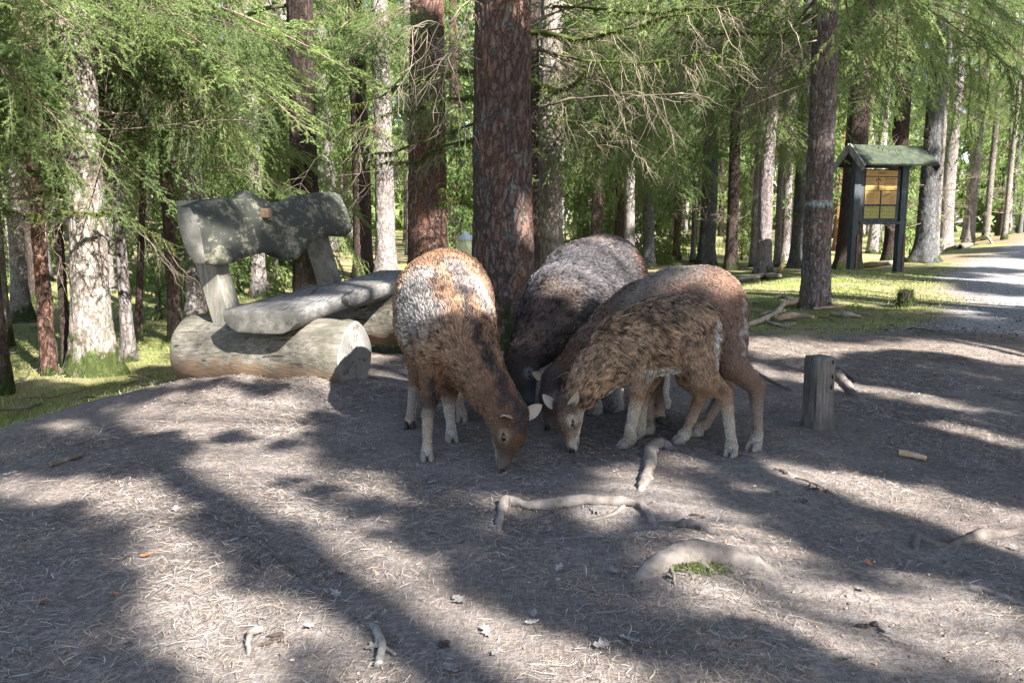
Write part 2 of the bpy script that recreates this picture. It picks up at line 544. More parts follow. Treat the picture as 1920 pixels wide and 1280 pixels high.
def bough_mesh(seed, L=1.7, nstep=0.0036, ln=0.024, wd=0.0052, dens=1.15, hang=1.0, bare=0.2):
    r = np.random.RandomState(seed)
    g = G()
    main = droop_curve(L, 0.12 * r.uniform(-0.5, 1.5), 0.16 * r.uniform(0.6, 1.5), 0.1, r)
    V, F = tube(main, np.linspace(0.011, 0.0022, len(main)), 5)
    g.add(V, F, 0)
    x = L * bare
    side = 1
    while x < L:
        t = x / L
        p = np.array([np.interp(x, main[:, 0], main[:, i]) for i in range(3)])
        l2 = (0.18 + 0.42 * math.sin(math.pi * min(1, t * 0.9 + 0.1)) ** 0.8) * r.uniform(0.6, 1.15) * L / 1.7
        az = side * R(r.uniform(35, 70))
        k = 5
        tt = np.linspace(0, 1, k)
        hg = hang * r.uniform(0.2, 1.3)
        sec = p + np.stack([tt * l2 * math.cos(az), tt * l2 * math.sin(az), -hg * l2 * tt ** 1.6 * 0.8], 1)
        V, F = tube(sec, np.linspace(0.0028, 0.0009, k), 3, False)
        g.add(V, F, 0)
        needles(g, sec[1:], nstep, ln, wd, r, 1)
        nt3 = int(l2 / 0.055 * dens)
        for j in range(nt3):
            q = (j + 0.7) / nt3
            if q < 0.15: continue
            b = np.array([np.interp(q, tt, sec[:, i]) for i in range(3)])
            l3 = r.uniform(0.05, 0.15) * (1.2 - q * 0.6)
            a3 = az + (1 if j % 2 else -1) * R(r.uniform(35, 60))
            dv = np.array([math.cos(a3), math.sin(a3), -hang * r.uniform(0.2, 1.4)])
            dv = nrm(dv) * l3
            ter = np.stack([b, b + dv * 0.5 + (0, 0, 0.004), b + dv + (0, 0, -0.01 * hang)])
            needles(g, ter, nstep, ln, wd, r, 1)
        side = -side
        x += r.uniform(0.035, 0.07) / dens
    return g.mesh('bough', [TWIG, NEEDLE], False)
def dead_mesh(seed, L=1.5, hang=0.6, dense=1.0, mats=None, curl=1.0):
    r = np.random.RandomState(seed)
    g = G()
    main = droop_curve(L, 0.1 * r.uniform(-1, 1.5), 0.14 * r.uniform(0, 1.6), 0.14, r, 10)
    V, F = tube(main, np.linspace(0.012, 0.0028, len(main)), 5, seed=seed, amp=0.25)
    g.add(V, F, 0)
    x = 0.15 * L
    side = 1
    while x < L:
        p = np.array([np.interp(x, main[:, 0], main[:, i]) for i in range(3)])
        l2 = r.uniform(0.12, 0.42) * (1.1 - 0.5 * x / L)
        az = side * R(r.uniform(25, 75))
        k = 6
        tt = np.linspace(0, 1, k)
        hg = hang * r.uniform(0.0, 1.6)
        sec = p + np.stack([tt * l2 * math.cos(az), tt * l2 * math.sin(az) + 0.03 * curl * r.normal(size=k) * tt, -hg * l2 * tt ** 1.5 + 0.02 * curl * r.normal(size=k) * tt], 1)
        V, F = tube(sec, np.linspace(0.0038, 0.0014, k), 3, False)
        g.add(V, F, 0)
        for j in range(r.randint(3, 8)):
            q = r.uniform(0.2, 1)
            b = np.array([np.interp(q, tt, sec[:, i]) for i in range(3)])
            l3 = r.uniform(0.06, 0.22)
            a3 = az + r.choice([-1, 1]) * R(r.uniform(25, 70))
            dv = nrm([math.cos(a3), math.sin(a3), -hang * r.uniform(-0.2, 2.2)]) * l3
            ter = np.stack([b, b + dv * 0.5 + r.normal(size=3) * 0.008, b + dv + (0, 0, -0.02)])
            V, F = tube(ter, [0.002, 0.0016, 0.0008], 3, False)
            g.add(V, F, 0)
        side = -side
        x += r.uniform(0.05, 0.14) / dense
    return g.mesh('dead_branch', mats or [DEADTWIG], True)
BOUGH = [bough_mesh(100 + i, L=1.5 + 0.12 * i, hang=(0.4, 0.9, 0.6, 1.4, 0.35, 0.9)[i]) for i in range(6)]
DEAD = [dead_mesh(200 + i, L=1.2 + 0.15 * i, hang=(0.3, 0.9, 1.6, 0.6)[i]) for i in range(4)]
BEARD = [dead_mesh(220 + i, L=1.1, hang=1.5, dense=2.2, curl=2.2) for i in range(3)]
# low bough for the middle distance and the far forest
def far_bough(g, M, r, L, n, size):
    t = r.rand(n) ** 0.8
    w = 0.42 * L * np.sin(math.pi * np.clip(t * 0.85 + 0.12, 0, 1))
    p = np.stack([t * L, r.uniform(-1, 1, n) * w, -0.18 * L * t * t - 0.28 * r.rand(n) * (0.4 + w)], 1)
    d = np.stack([r.uniform(0.2, 1, n), r.uniform(-1, 1, n), r.uniform(-1.5, 0.1, n)], 1)
    d /= np.linalg.norm(d, axis=1)[:, None]
    s = np.cross(d, r.normal(size=(n, 3)))
    s /= np.linalg.norm(s, axis=1)[:, None]
    sz = size * r.uniform(0.6, 1.5, n)[:, None]
    V = np.stack([p - s * sz * 0.22, p + s * sz * 0.22, p + d * sz * 1.3], 1).reshape(-1, 3)
    V = V @ M[0].T + M[1]
    g.add(V, np.arange(3 * n).reshape(-1, 3), 0)
def dense_bough(seed):  # opaque leaf clump made only to block the sun
    r = np.random.RandomState(seed)
    g = G()
    far_bough(g, (np.eye(3), np.zeros(3)), r, 1.5, 900, 0.115)
    return g.mesh('branch', [FARLEAF], False)
def rotzy(az, tilt):
    ca, sa, ct, st = math.cos(az), math.sin(az), math.cos(tilt), math.sin(tilt)
    return np.array([[ca, -sa, 0], [sa, ca, 0], [0, 0, 1]]) @ np.array([[ct, 0, st], [0, 1, 0], [-st, 0, ct]])
def crown_mesh(seed, z0, z1, nb, L, nl, size, name='crown'):
    r = np.random.RandomState(seed)
    g = G()
    for k in range(nb):
        t = (k + r.rand()) / nb
        z = z0 + (z1 - z0) * t
        l = L * (1.05 - 0.8 * t) * r.uniform(0.6, 1.15)
        far_bough(g, (rotzy(r.uniform(0, 2 * math.pi), R(r.uniform(-8, 24))), np.array([0, 0, z])), r, l, int(nl * (0.5 + 0.5 * l / L)), size)
    return g.mesh(name, [FARLEAF], False)
DENSE = [dense_bough(500 + k) for k in range(3)]
CROWN = [crown_mesh(300, 2.8, 12, 34, 2.2, 105, 0.13), crown_mesh(301, 4.2, 13, 32, 2.1, 105, 0.13), crown_mesh(302, 6.0, 13, 28, 2.1, 105, 0.14), crown_mesh(303, 1.8, 11, 36, 2.1, 105, 0.12)]
YOUNG = [crown_mesh(310, 0.25, 3.2, 60, 1.15, 110, 0.08), crown_mesh(311, 0.3, 4.2, 64, 1.3, 110, 0.09)]

# points that the photograph shows in the sun: no bough is set in their way
KEEP = [(775, 540, 3.6, .16), (760, 600, 3.6, .13), (830, 500, 3.75, .14), (905, 545, 3.6, .1), (800, 580, 3.5, .12),
        (1090, 480, 4.1, .14), (1150, 470, 4.2, .12), (1040, 520, 4.0, .1),
        (345, 640, 4.3, .14), (600, 660, 4.2, .14), (510, 600, 4.2, .15), (600, 570, 4.5, .15), (690, 545, 5.2, .18), (410, 590, 4.3, .12), (385, 440, 4.2, .12), (670, 680, 4.2, .1),
        (480, 370, 4.8, .06), (180, 330, 6.4, .25), (180, 450, 6.4, .25), (185, 560, 6.4, .25), (175, 640, 6.4, .25), (1030, 120, 7.1, .2), (1030, 250, 7.1, .2), (1035, 350, 7.1, .2), (1035, 430, 7.1, .2),
        (720, 150, 13, .4), (720, 300, 13, .4), (720, 450, 13, .4), (1560, 200, 8.3, .08), (1010, 500, 6.2, .1), (970, 420, 6.0, .06), (1340, 500, 3.5, .1),
        (1429, 250, 17, .3), (1429, 380, 17, .3), (1434, 470, 17, .3), (1775, 300, 20, .4), (1775, 420, 20, .4), (1817, 400, 26, .5), (1849, 350, 28, .5), (1883, 350, 28, .5), (42, 250, 12, .3), (42, 380, 12, .3), (42, 520, 12, .3), (374, 540, 12, .3), (486, 520, 15, .4), (1545, 200, 8.2, .1), (1545, 290, 8.2, .1), (1178, 400, 15, .3), (700, 480, 20, 1.0), (300, 600, 14, .8), (1450, 560, 11, .6), (1600, 540, 12, .6)]
KP = np.array([P(a, b, c) for a, b, c, d in KEEP]); KR = np.array([k[3] for k in KEEP])
# ------------------------------------------------------------------ trees
def trunk_geo(r0, height, lean, seed, n, dz, near=False, flare=0.5, top=0.35, depth=0.012):
    """lean: (dx, dy) per metre of height; local coords, z=0 at the base"""
    z1 = min(height, 6.0)
    zs = np.concatenate([np.arange(-0.25, z1, dz), np.arange(z1, height + 0.01, max(dz, 0.6))])
    a = np.linspace(0, 2 * math.pi, n, endpoint=False)
    A, Z = np.meshgrid(a, zs)
    Zc = np.clip(Z, 0, None)
    r = r0 * (1 - (1 - top) * (Zc / height)) 
    lob = 0.5 + 0.5 * vnoise(np.cos(A) * 1.6 + seed, np.sin(A) * 1.6, 0, seed)
    r = r + r0 * flare * np.exp(-Zc / 0.22) * (0.5 + 1.1 * lob)
    r = r * (1 + 0.05 * vnoise(np.cos(A) * 1.2, np.sin(A) * 1.2 + seed, Z * 0.8, seed + 3))
    if near:
        cx, cy = np.cos(A) * r0, np.sin(A) * r0
        f1 = 1 - np.abs(vnoise(cx * 26 + 0.5 * vnoise(cx * 8, cy * 8, Z * 5, 1), cy * 26, Z * 6, seed + 5))
        f2 = 1 - np.abs(vnoise(cx * 60, cy * 60, Z * 18, seed + 6))
        r = r + depth * (0.6 - f1 ** 3) + depth * 0.5 * (0.5 - f2 ** 2)
    X = r * np.cos(A) + lean[0] * Z + 0.02 * vnoise(0.0, Z * 0.5, 0, seed)
    Y = r * np.sin(A) + lean[1] * Z
    V = np.stack([X, Y, Z], -1).reshape(-1, 3)
    k = len(zs)
    i = np.arange(k - 1)[:, None] * n
    j = np.arange(n)[None, :]
    F = np.stack([i + j, i + (j + 1) % n, i + n + (j + 1) % n, i + n + j], -1).reshape(-1, 4)
    return V, F
TREES = []
CLEAR = [(1548, 1748, 262, 520, 15.2), (885, 1002, 0, 640, 6.3), (142, 216, 350, 640, 6.4), (768, 838, 200, 470, 9.5), (704, 746, 170, 520, 14), (550, 602, 210, 340, 10),
         (1012, 1052, 90, 440, 7.1), (1504, 1562, 190, 575, 8.3), (1482, 1512, 230, 500, 14), (1410, 1446, 230, 510, 16), (0, 330, 460, 700, 9), (1010, 1500, 400, 560, 14), (1310, 1342, 180, 490, 16), (340, 540, 430, 600, 9), (620, 760, 400, 520, 12)]
def put(mesh, name, parent, z, az, tilt, sc, off=(0, 0), roll=0.0):
    if mesh.name[:4] in ('boug', 'dead') and parent.location[1] > 2:
        b0 = np.array(parent.location) + np.array([off[0], off[1], z])
        for t_ in (0.35, 0.7, 1.05, 1.4):
            q = b0 + sc * t_ * np.array([math.cos(az) * math.cos(tilt), math.sin(az) * math.cos(tilt), -math.sin(tilt) - 0.12 * t_ * t_])
            for dz_ in (0, -0.2 * sc):
                X_, Y_ = project(q + np.array([0, 0, dz_]))
                for (x0, x1, y0, y1, ym) in CLEAR:
                    if q[1] < ym - 0.25 and x0 < X_ < x1 and y0 < Y_ < y1: return None
            w_ = q + np.array([0, 0, -0.1 * sc]) - KP
            al_ = w_ @ SUNV
            if ((np.linalg.norm(w_ - al_[:, None] * SUNV, axis=1) < KR + 0.28 * sc) & (al_ > 0.3)).any(): return None
    o = link(name, mesh, parent, (off[0], off[1], z))
    o.rotation_euler = (Matrix.Rotation(az, 3, 'Z') @ Matrix.Rotation(tilt, 3, 'Y') @ Matrix.Rotation(roll, 3, 'X')).to_euler()
    o.scale = (sc, sc, sc)
    return o
def tree(label, px, py, w, kind, group=None, lean=0.0, height=15.0, zb=2.2, zt_=9.0, nb=0, nd=0, zd=(0.9, 3.2), crown=None, near=False, flare=0.5, name='spruce_tree', Y=None, az=None, sc=(0.8, 1.3), nbeard=0, n=None):
    if Y is None:
        b = ground_hit(px, py)
    else:
        d = P(px, py, Y)
        b = np.array([d[0], Y, zg(d[0], Y)])
    dep = b[1] * math.cos(TH) + (H - b[2]) * math.sin(TH)
    r0 = 0.5 * w / 1600 * dep
    t = thing(name, label, 'tree', b, 0, group)
    seed = len(TREES) + 10
    r = random.Random(seed)
    n = n or (96 if near else 20)
    V, F = trunk_geo(r0, height, (lean, r.uniform(-0.01, 0.01)), seed, n, 0.022 if near else 0.25, near, flare)
    g = G(); g.add(V, F)
    g.build('trunk', BARK[kind], t)
    top = min(zt_, H + 0.236 * b[1] + 1.0)
    nb = int(nb * 0.85)
    for k in range(nb):
        z = zb + (top - zb) * ((k + r.random()) / nb) ** 1.15
        a = r.uniform(0, 2 * math.pi) if az is None else R(r.uniform(*az))
        put(r.choice(BOUGH), 'branch', t, z, a, R(r.uniform(0, 30)), r.uniform(*sc), (lean * z, 0), R(r.uniform(-20, 20)))
    for k in range(nd):
        z = r.uniform(*zd)
        put(r.choice(DEAD), 'dead_branch', t, z, r.uniform(0, 2 * math.pi), R(r.uniform(-25, 35)), r.uniform(0.45, 1.0), (lean * z, 0), r.uniform(0, 6))
    for k in range(nbeard):
        z = r.uniform(zb - 0.2, zb + 1.6)
        a = r.uniform(0, 2 * math.pi) if az is None else R(r.uniform(*az))
        put(r.choice(BEARD), 'dead_branch', t, z, a, R(r.uniform(-10, 15)), r.uniform(0.8, 1.4), (lean * z, 0), 0)
    if crown is not None:
        o = link('crown', CROWN[crown], t, (lean * 6, 0, 0))
        o.rotation_euler = (0, 0, r.uniform(0, 6.28))
        s = height / 16.0
        o.scale = (1, 1, s)
    TREES.append((b[0], b[1]))
    return t
main_tree = tree('thick plated brown trunk standing just behind the group of sheep', 942, 640, 112, 'main', near=True, flare=0.45, height=14, zb=3.0, zt_=7.5, nb=12, az=(-60, 60), sc=(0.8, 1.2))
t_mossy = tree('dark mossy trunk half hidden behind the thick plated trunk', 995, 600, 34, 'dark', height=13, near=True, zb=2.6, zt_=6.5, nb=20, n=64, flare=0.2, az=(-75, 60), nbeard=6, nd=5, zd=(2, 3.2))
t_pale = tree('pale lichen covered trunk in full sun right of the thick plated trunk', 1031, 590, 46, 'pale', height=14, near=True, zb=2.7, zt_=6.5, nb=26, n=72, az=(-100, 70), nbeard=12, nd=14, zd=(1.7, 3.0))
tree('broad reddish trunk behind the rump of the front sheep', 802, 590, 72, 'red', height=15, near=True, lean=0.012, zb=3.2, zt_=7.5, nb=16, n=80, nd=3, zd=(2.2, 4), az=(90, 330))
t_big_left = tree('large sunlit pale trunk with a mossy foot left of the bench', 182, 700, 64, 'pale', height=14, near=True, zb=2.35, zt_=5.0, nb=40, nd=34, zd=(0.7, 2.8), n=90, flare=0.75, sc=(0.6, 1.1), nbeard=4, lean=0.008)
t_dark_bench = tree('dark reddish trunk rising behind the bench backrest', 577, 545, 52, 'dark', Y=9.6, height=15, near=True, zb=3.0, zt_=7.0, nb=34, n=64, nd=3, zd=(2.8, 4), sc=(0.9, 1.5))
tree('smooth light grey trunk between the bench and the broad reddish trunk', 724, 528, 37, 'grey', height=16, near=True, zb=4.2, zt_=9, nb=20, n=48)
tree('dark green tinted trunk close left of the smooth light grey one', 681, 522, 36, 'dark', height=15, zb=2.6, zt_=8, nb=26, nd=4)
t_mark = tree('furrowed grey brown trunk with a pale bluish ring, in front of the notice board', 1531, 578, 50, 'mark', height=14, near=True, zb=3.0, zt_=5.2, nb=36, nd=8, zd=(2.2, 3.4), nbeard=20, lean=-0.022, n=84, flare=0.25, sc=(1.0, 1.8))
tree('dark trunk cut by the left edge of the photo', 6, 738, 22, 'dark', height=12, near=True, zb=1.9, zt_=5, nb=20, n=40, nd=8, zd=(0.9, 2.5))
tree('slender brown trunk in the moss between the left edge and the large pale trunk', 97, 700, 25, 'red', height=11, near=True, zb=1.9, zt_=5, nb=14, n=44, nd=10, zd=(0.8, 2.2))
tree('thin dark trunk directly left of the large pale trunk', 131, 690, 16, 'dark', height=11, zb=2, zt_=5, nb=10, nd=10, zd=(0.8, 2.5))
tree('bright pale trunk with a spreading foot near the left edge', 42, 606, 27, 'pale', height=14, zb=2.9, zt_=7, nb=24, nd=10, flare=0.9)
tree('narrow sunlit trunk leftmost in the bright clearing', 16, 650, 17, 'pale', height=13, zb=2.8, zt_=7, nb=14, nd=4)
tree('dull brown trunk behind the slender brown one on the left', 72, 568, 30, 'dark', height=14, zb=3.4, zt_=8, nb=20, nd=8)
tree('thin grey trunk close right of the large pale trunk', 246, 678, 21, 'grey', height=11, zb=2.2, zt_=5.5, nb=12, nd=12, zd=(0.6, 2.6), lean=-0.01)
tree('leaning bent stem behind the thin grey trunk left of the bench', 262, 640, 13, 'dark', height=7, lean=0.09, zb=1.6, zt_=4, nb=10, nd=6)
tree('short dark trunk seen beyond the left end of the bench log', 331, 642, 23, 'dark', height=13, zb=1.7, zt_=6, nb=34, nd=16, zd=(0.7, 2))
tree('pinkish trunk between the bench post and the thin grey trunk', 374, 603, 38, 'grey', height=14, zb=2.1, zt_=7, nb=36, nd=14, zd=(0.8, 2.3))
tree('pinkish trunk seen through the gap under the backrest', 486, 558, 27, 'grey', height=15, zb=2.0, zt_=8, nb=40, nd=6)
tree('faint pale trunk seen under the backrest left of the pinkish one', 450, 548, 14, 'pale', height=13, zb=2.4, zt_=8, nb=24, nd=4)
tree('bluish trunk leaning over beyond the dark sheep', 1217, 500, 22, 'blue', height=14, lean=-0.03, zb=2.2, zt_=9, nb=34, nd=4)
tree('bluish lichen trunk beyond the backs of the brown sheep', 1325, 497, 30, 'blue', height=16, zb=4.0, zt_=9, nb=22, nd=10, n=32, near=True)
tree('blackish trunk with a mossy foot right of the bluish lichen trunk', 1369, 507, 22, 'dark', height=15, zb=3.6, zt_=9, nb=22, nd=16, zd=(1, 4))
tree('trunk half brown half bright white in the sun beside the grey fork of stems', 1429, 512, 27, 'mark2', height=15, zb=3.9, zt_=9, nb=20, nd=16, zd=(1, 4), lean=0.012, n=40, near=True)
tree('slim grey trunk right beside the half brown half white trunk', 1457, 500, 12, 'grey', height=13, zb=3, zt_=8, nb=14, nd=10, zd=(0.8, 3.5))
tree('thin pale trunk behind the slim grey trunk', 1410, 500, 12, 'grey', height=13, zb=3, zt_=8, nb=12, nd=8)
tree('dark violet grey trunk just left of the ringed trunk', 1496, 502, 30, 'blue', height=16, zb=4.2, zt_=9, nb=22, nd=5, n=32, near=True)
tree('thin orange barked trunk leaning behind the board', 1566, 470, 11, 'orange', height=14, lean=0.03, zb=4, zt_=9, nb=10)
tree('broad dark trunk standing behind the left post of the board', 1590, 508, 44, 'dark', height=16, zb=4.2, zt_=8.5, nb=26, nd=5, Y=17.5)
tree('dark trunk rising behind the middle of the board', 1672, 492, 32, 'dark', height=16, zb=4.4, zt_=9, nb=26, nd=16, zd=(0.8, 4))
tree('trunk with a bright green mossy foot right of the board', 1733, 490, 34, 'blue', height=16, zb=4.2, zt_=8.5, nb=28, nd=16, zd=(0.7, 4), flare=0.9, n=36, near=True)
tree('slim stem growing tight beside the mossy footed trunk', 1752, 484, 11, 'grey', height=12, zb=3.5, zt_=8, nb=10, nd=10, zd=(0.8, 3))
tree('brown trunk with one sunlit side right of the mossy footed trunk', 1770, 470, 26, 'grey', height=16, zb=4.2, zt_=9, nb=26, nd=12)
tree('straight grey violet trunk beside the far gravel track', 1817, 455, 17, 'grey', height=16, zb=4.6, zt_=10, nb=24, nd=12, lean=0.012)
tree('thin bright trunk in the gap right of the grey violet trunk', 1849, 450, 12, 'pale', height=15, zb=4.4, zt_=10, nb=20, nd=8)
tree('rightmost slender pale trunk above the far gravel track', 1883, 448, 10, 'pale', height=15, lean=0.02, zb=4.6, zt_=10, nb=20, nd=6)
tree('dark trunk at the right edge beyond the track', 1912, 436, 10, 'dark', height=13, zb=3.6, zt_=10, nb=24)
tree('brown trunk seen over the back of the dark sheep', 1118, 505, 24, 'dark', height=15, zb=3.4, zt_=9, nb=26, nd=6)
tree('thin whitish trunk just right of the brown one over the dark sheep', 1141, 490, 9, 'pale', height=14, zb=3.2, zt_=9, nb=14, nd=4)
tree('dark trunk above the rump of the dark sheep', 1160, 505, 18, 'dark', height=14, zb=2.8, zt_=9, nb=24, nd=4)
tree('pale patchy trunk behind the rump of the dark sheep', 1178, 515, 20, 'grey', height=14, zb=2.6, zt_=9, nb=26)
tree('small brown trunk in the shade between the two bluish trunks', 1268, 487, 14, 'red', height=12, zb=1.6, zt_=8, nb=30, nd=6)
tree('thin yellowish stem between the two bluish trunks', 1299, 492, 9, 'grey', height=12, zb=2.2, zt_=7, nb=14, nd=12, zd=(0.6, 3))
def off_tree(x, y, r0, label, zb, zt2, nb, az, sc=(0.9, 1.5), nbeard=0, nd=0, h=13):
    t = thing('spruce_tree', label, 'tree', (x, y, zg(x, y)))
    r = random.Random(int(x * 100))
    V, F = trunk_geo(r0, h, (0, 0), 3, 40, 0.1, True)
    g = G(); g.add(V, F); g.build('trunk', BARK['dark'], t)
    for k in range(nb):
        z = zb + (zt2 - zb) * ((k + r.random()) / nb)
        put(r.choice(BOUGH), 'branch', t, z, R(r.uniform(*az)), R(r.uniform(-5, 22)), r.uniform(*sc), (0, 0), R(r.uniform(-20, 20)))
    for k in range(nbeard):
        put(r.choice(BEARD), 'dead_branch', t, r.uniform(zb, zb + 1.2), R(r.uniform(*az)), R(r.uniform(-10, 15)), r.uniform(1, 1.6))
    TREES.append((x, y))
    return t
off_tree(5.9, 7.4, 0.2, 'spruce beyond the right edge whose dark boughs hang in at the top right', 2.8, 4.6, 32, (120, 240), (1.1, 1.8), 3)
off_tree(-3.9, 4.9, 0.16, 'spruce beyond the left edge whose bright boughs hang in at the top left', 2.15, 3.6, 30, (-20, 70), (0.6, 1.0), 3)

# mossy limbs that grow from named trunks: (owner, depth Y, pixel path, radius)
def limb(owner, Y0, Y1, path, r0, moss=True, twigs=6, seed=0, r1=0.006):
    r = np.random.RandomState(seed)
    Ys = np.linspace(Y0, Y1, len(path))
    pts = spline([P(x, y, Yk) for (x, y), Yk in zip(path, Ys)], 6)
    base = np.array(owner.location)
    pts = pts - base
    g = G()
    pts = pts + 0.012 * np.stack([vnoise(np.arange(len(pts)) * 0.45, q, 0, seed) for q in (0.0, 9.0, 17.0)], 1)
    V, F = tube(pts, np.linspace(r0 * 0.72, r1 * 0.6, len(pts)), 7, seed=seed, amp=0.5)
    g.add(V, F, 0)
    L = len(pts)
    for k in range(twigs):
        i = r.randint(3, L - 1)
        p = pts[i]
        tan = nrm(pts[min(i + 1, L - 1)] - pts[i - 1])
        l = r.uniform(0.15, 0.6)
        s = nrm(np.cross(tan, (0, 0, 1)))
        dv = nrm(tan * r.uniform(0.2, 1) + s * r.uniform(-0.7, 0.7) + np.array([0, 0, -1]) * r.uniform(0, 1.6))
        q = np.stack([p, p + dv * l * 0.4 + r.normal(size=3) * 0.02, p + dv * l * 0.75 + r.normal(size=3) * 0.03 + (0, 0, -0.02), p + dv * l + (0, 0, -0.06)])
        q = spline(q, 4) + r.normal(size=(13, 3)) * 0.006
        V, F = tube(q, np.linspace(0.0036, 0.0009, 13), 4, False)
        g.add(V, F, 1)
        for j in range(6):
            b = q[r.randint(3, 12)]
            d2 = nrm(dv + r.normal(size=3) * 0.7) * r.uniform(0.08, 0.25)
            V, F = tube(np.stack([b, b + d2 * 0.5 + r.normal(size=3) * 0.015, b + d2 + (0, 0, -0.03)]), [0.0019, 0.0014, 0.0007], 3, False)
            g.add(V, F, 1)
    if moss:                                   # tufts of moss standing and hanging on the limb
        n = int(L * 60)
        idx = r.randint(0, L - 1, n)
        keep = vnoise(idx * 0.33, seed * 3.7, 0, 9) > -0.35
        idx = idx[keep]; n = len(idx)
        p = pts[idx] + r.normal(size=(n, 3)) * 0.006
        d = np.stack([r.normal(size=n) * 0.4, r.normal(size=n) * 0.4, -np.abs(r.normal(size=n)) * 0.9 + 0.15], 1) * 0.028
        s = r.normal(size=(n, 3)) * 0.0035
        g.add(np.stack([p - s, p + s, p + d], 1).reshape(-1, 3), np.arange(3 * n).reshape(-1, 3), 2)
    g.build('branch', [MOSSWOOD if moss else DEADTWIG, DEADTWIG, MOSS], owner)
MT = main_tree
limb(MT, 6.1, 6.6, [(905, 128), (842, 137), (782, 152), (726, 172), (678, 195), (620, 196)], 0.02, seed=1, twigs=10)
limb(MT, 6.1, 6.3, [(905, 186), (842, 186), (790, 202), (715, 221), (640, 246)], 0.018, seed=2, twigs=8)
limb(MT, 6.1, 6.8, [(905, 222), (850, 249), (790, 266), (734, 285), (678, 289), (640, 285)], 0.015, seed=3, twigs=8)
limb(MT, 6.1, 6.9, [(905, 266), (846, 270), (809, 287), (771, 305), (715, 307), (640, 316)], 0.017, seed=4, twigs=10)
limb(MT, 6.0, 6.0, [(900, 392), (865, 375), (842, 362), (826, 356)], 0.011, seed=5, twigs=2)
limb(MT, 6.0, 5.9, [(880, 384), (850, 378), (815, 381)], 0.006, seed=6, twigs=1, r1=0.003)
limb(MT, 6.0, 5.6, [(900, 60), (885, 22), (860, 60), (850, 90), (838, 110)], 0.008, False, 10, seed=7, r1=0.003)
limb(MT, 6.0, 5.7, [(905, 20), (880, 0), (840, 45), (800, 40), (760, 60)], 0.008, False, 10, seed=17, r1=0.003)
limb(t_mossy, 6.9, 6.4, [(990, 60), (1030, 62), (1085, 72), (1135, 65), (1185, 50), (1240, 35), (1330, 16), (1420, 5)], 0.026, seed=8, twigs=14)
limb(t_mossy, 6.9, 6.6, [(990, 92), (1035, 100), (1085, 112), (1160, 118), (1235, 117), (1310, 104), (1400, 120)], 0.018, seed=9, twigs=16)
limb(t_pale, 7.1, 6.5, [(1010, 205), (1060, 188), (1125, 182), (1185, 182), (1280, 172)], 0.016, False, seed=10, twigs=12)
limb(t_mossy, 6.9, 6.5, [(990, 150), (1010, 155), (1035, 166), (1070, 163), (1102, 132)], 0.018, seed=11, twigs=4)
limb(t_pale, 7.1, 6.5, [(1035, 14), (1160, 20), (1240, 26), (1310, 14), (1400, 24), (1500, 40)], 0.016, seed=12, twigs=12)
limb(t_pale, 7.1, 6.8, [(1040, 225), (1090, 228), (1135, 242), (1195, 266)], 0.012, seed=13, twigs=5)
limb(t_mark, 8.3, 7.6, [(1531, 60), (1470, 62), (1400, 62), (1330, 66), (1260, 60)], 0.022, seed=14, twigs=14)
limb(t_mark, 8.3, 7.9, [(1531, 30), (1470, 70), (1430, 130), (1410, 180), (1400, 230)], 0.009, False, 14, seed=15, r1=0.003)
limb(t_mark, 8.3, 7.5, [(1531, 75), (1480, 90), (1440, 150), (1450, 200), (1430, 260)], 0.009, False, 14, seed=16, r1=0.003)
limb(t_big_left, 6.4, 5.9, [(190, 250), (120, 246), (60, 254), (0, 250)], 0.014, seed=18, twigs=9)
limb(t_big_left, 6.4, 5.7, [(190, 405), (130, 398), (70, 402), (0, 392)], 0.013, seed=19, twigs=9)
limb(t_big_left, 6.4, 6.9, [(190, 395), (240, 412), (290, 440), (330, 470)], 0.011, seed=20, twigs=6)
limb(t_dark_bench, 9.8, 8.2, [(577, 2), (480, 22), (435, 50), (350, 72), (300, 92), (255, 107)], 0.035, seed=21, twigs=14)
limb(t_dark_bench, 9.8, 8.6, [(577, 40), (520, 60), (460, 90), (420, 130), (360, 150)], 0.02, seed=22, twigs=12)

# young spruces and the forest beyond
for i, (px, py, v, s, lab) in enumerate([
        (668, 470, 0, 1.0, 'young spruce with fresh tips behind the right end of the backrest'),
        (395, 560, 1, 0.9, 'bushy young spruce behind the bench post'),
        (300, 600, 0, 0.75, 'small young spruce between the large pale trunk and the bench'),
        (1105, 500, 1, 1.15, 'young spruce right of the pale lichen trunk'),
        (1180, 492, 0, 1.2, 'young spruce over the rump of the dark sheep'),
        (1255, 482, 1, 1.1, 'shaded young spruce left of the bluish lichen trunk'),
        (1705, 478, 0, 1.0, 'young spruce right of the notice board'),
        (1390, 488, 0, 0.8, 'young spruce between the blackish and the half white trunk'),
        (520, 540, 1, 1.1, 'young spruce seen under the middle of the backrest'),
        (860, 500, 0, 1.2, 'young spruce beyond the pale barrel'),
        (20, 520, 1, 1.2, 'young spruce at the far left edge')]):
    b = ground_hit(px, py)
    t = thing('young_spruce', lab, 'tree', b, rnd.uniform(0, 6), 'young spruces between the trunks')
    g = G(); V, F = tube([(0, 0, -0.1), (0, 0, 1.6), (0, 0, 3.2 * s)], [0.03, 0.02, 0.005], 6); g.add(V, F)
    g.build('trunk', BARK['grey'], t)
    o = link('crown', YOUNG[v], t); o.scale = (s, s, s)
far_tr = {}
for k in ('grey', 'dark', 'red', 'pale', 'blue'):
    V, F = trunk_geo(0.17, 17, (0.004, 0.0), 5, 12, 0.5, False)
    g = G(); g.add(V, F); far_tr[k] = g.mesh('trunk', [BARK[k]])
fr = random.Random(5)
cnt = 0
tries = 0
FT = []
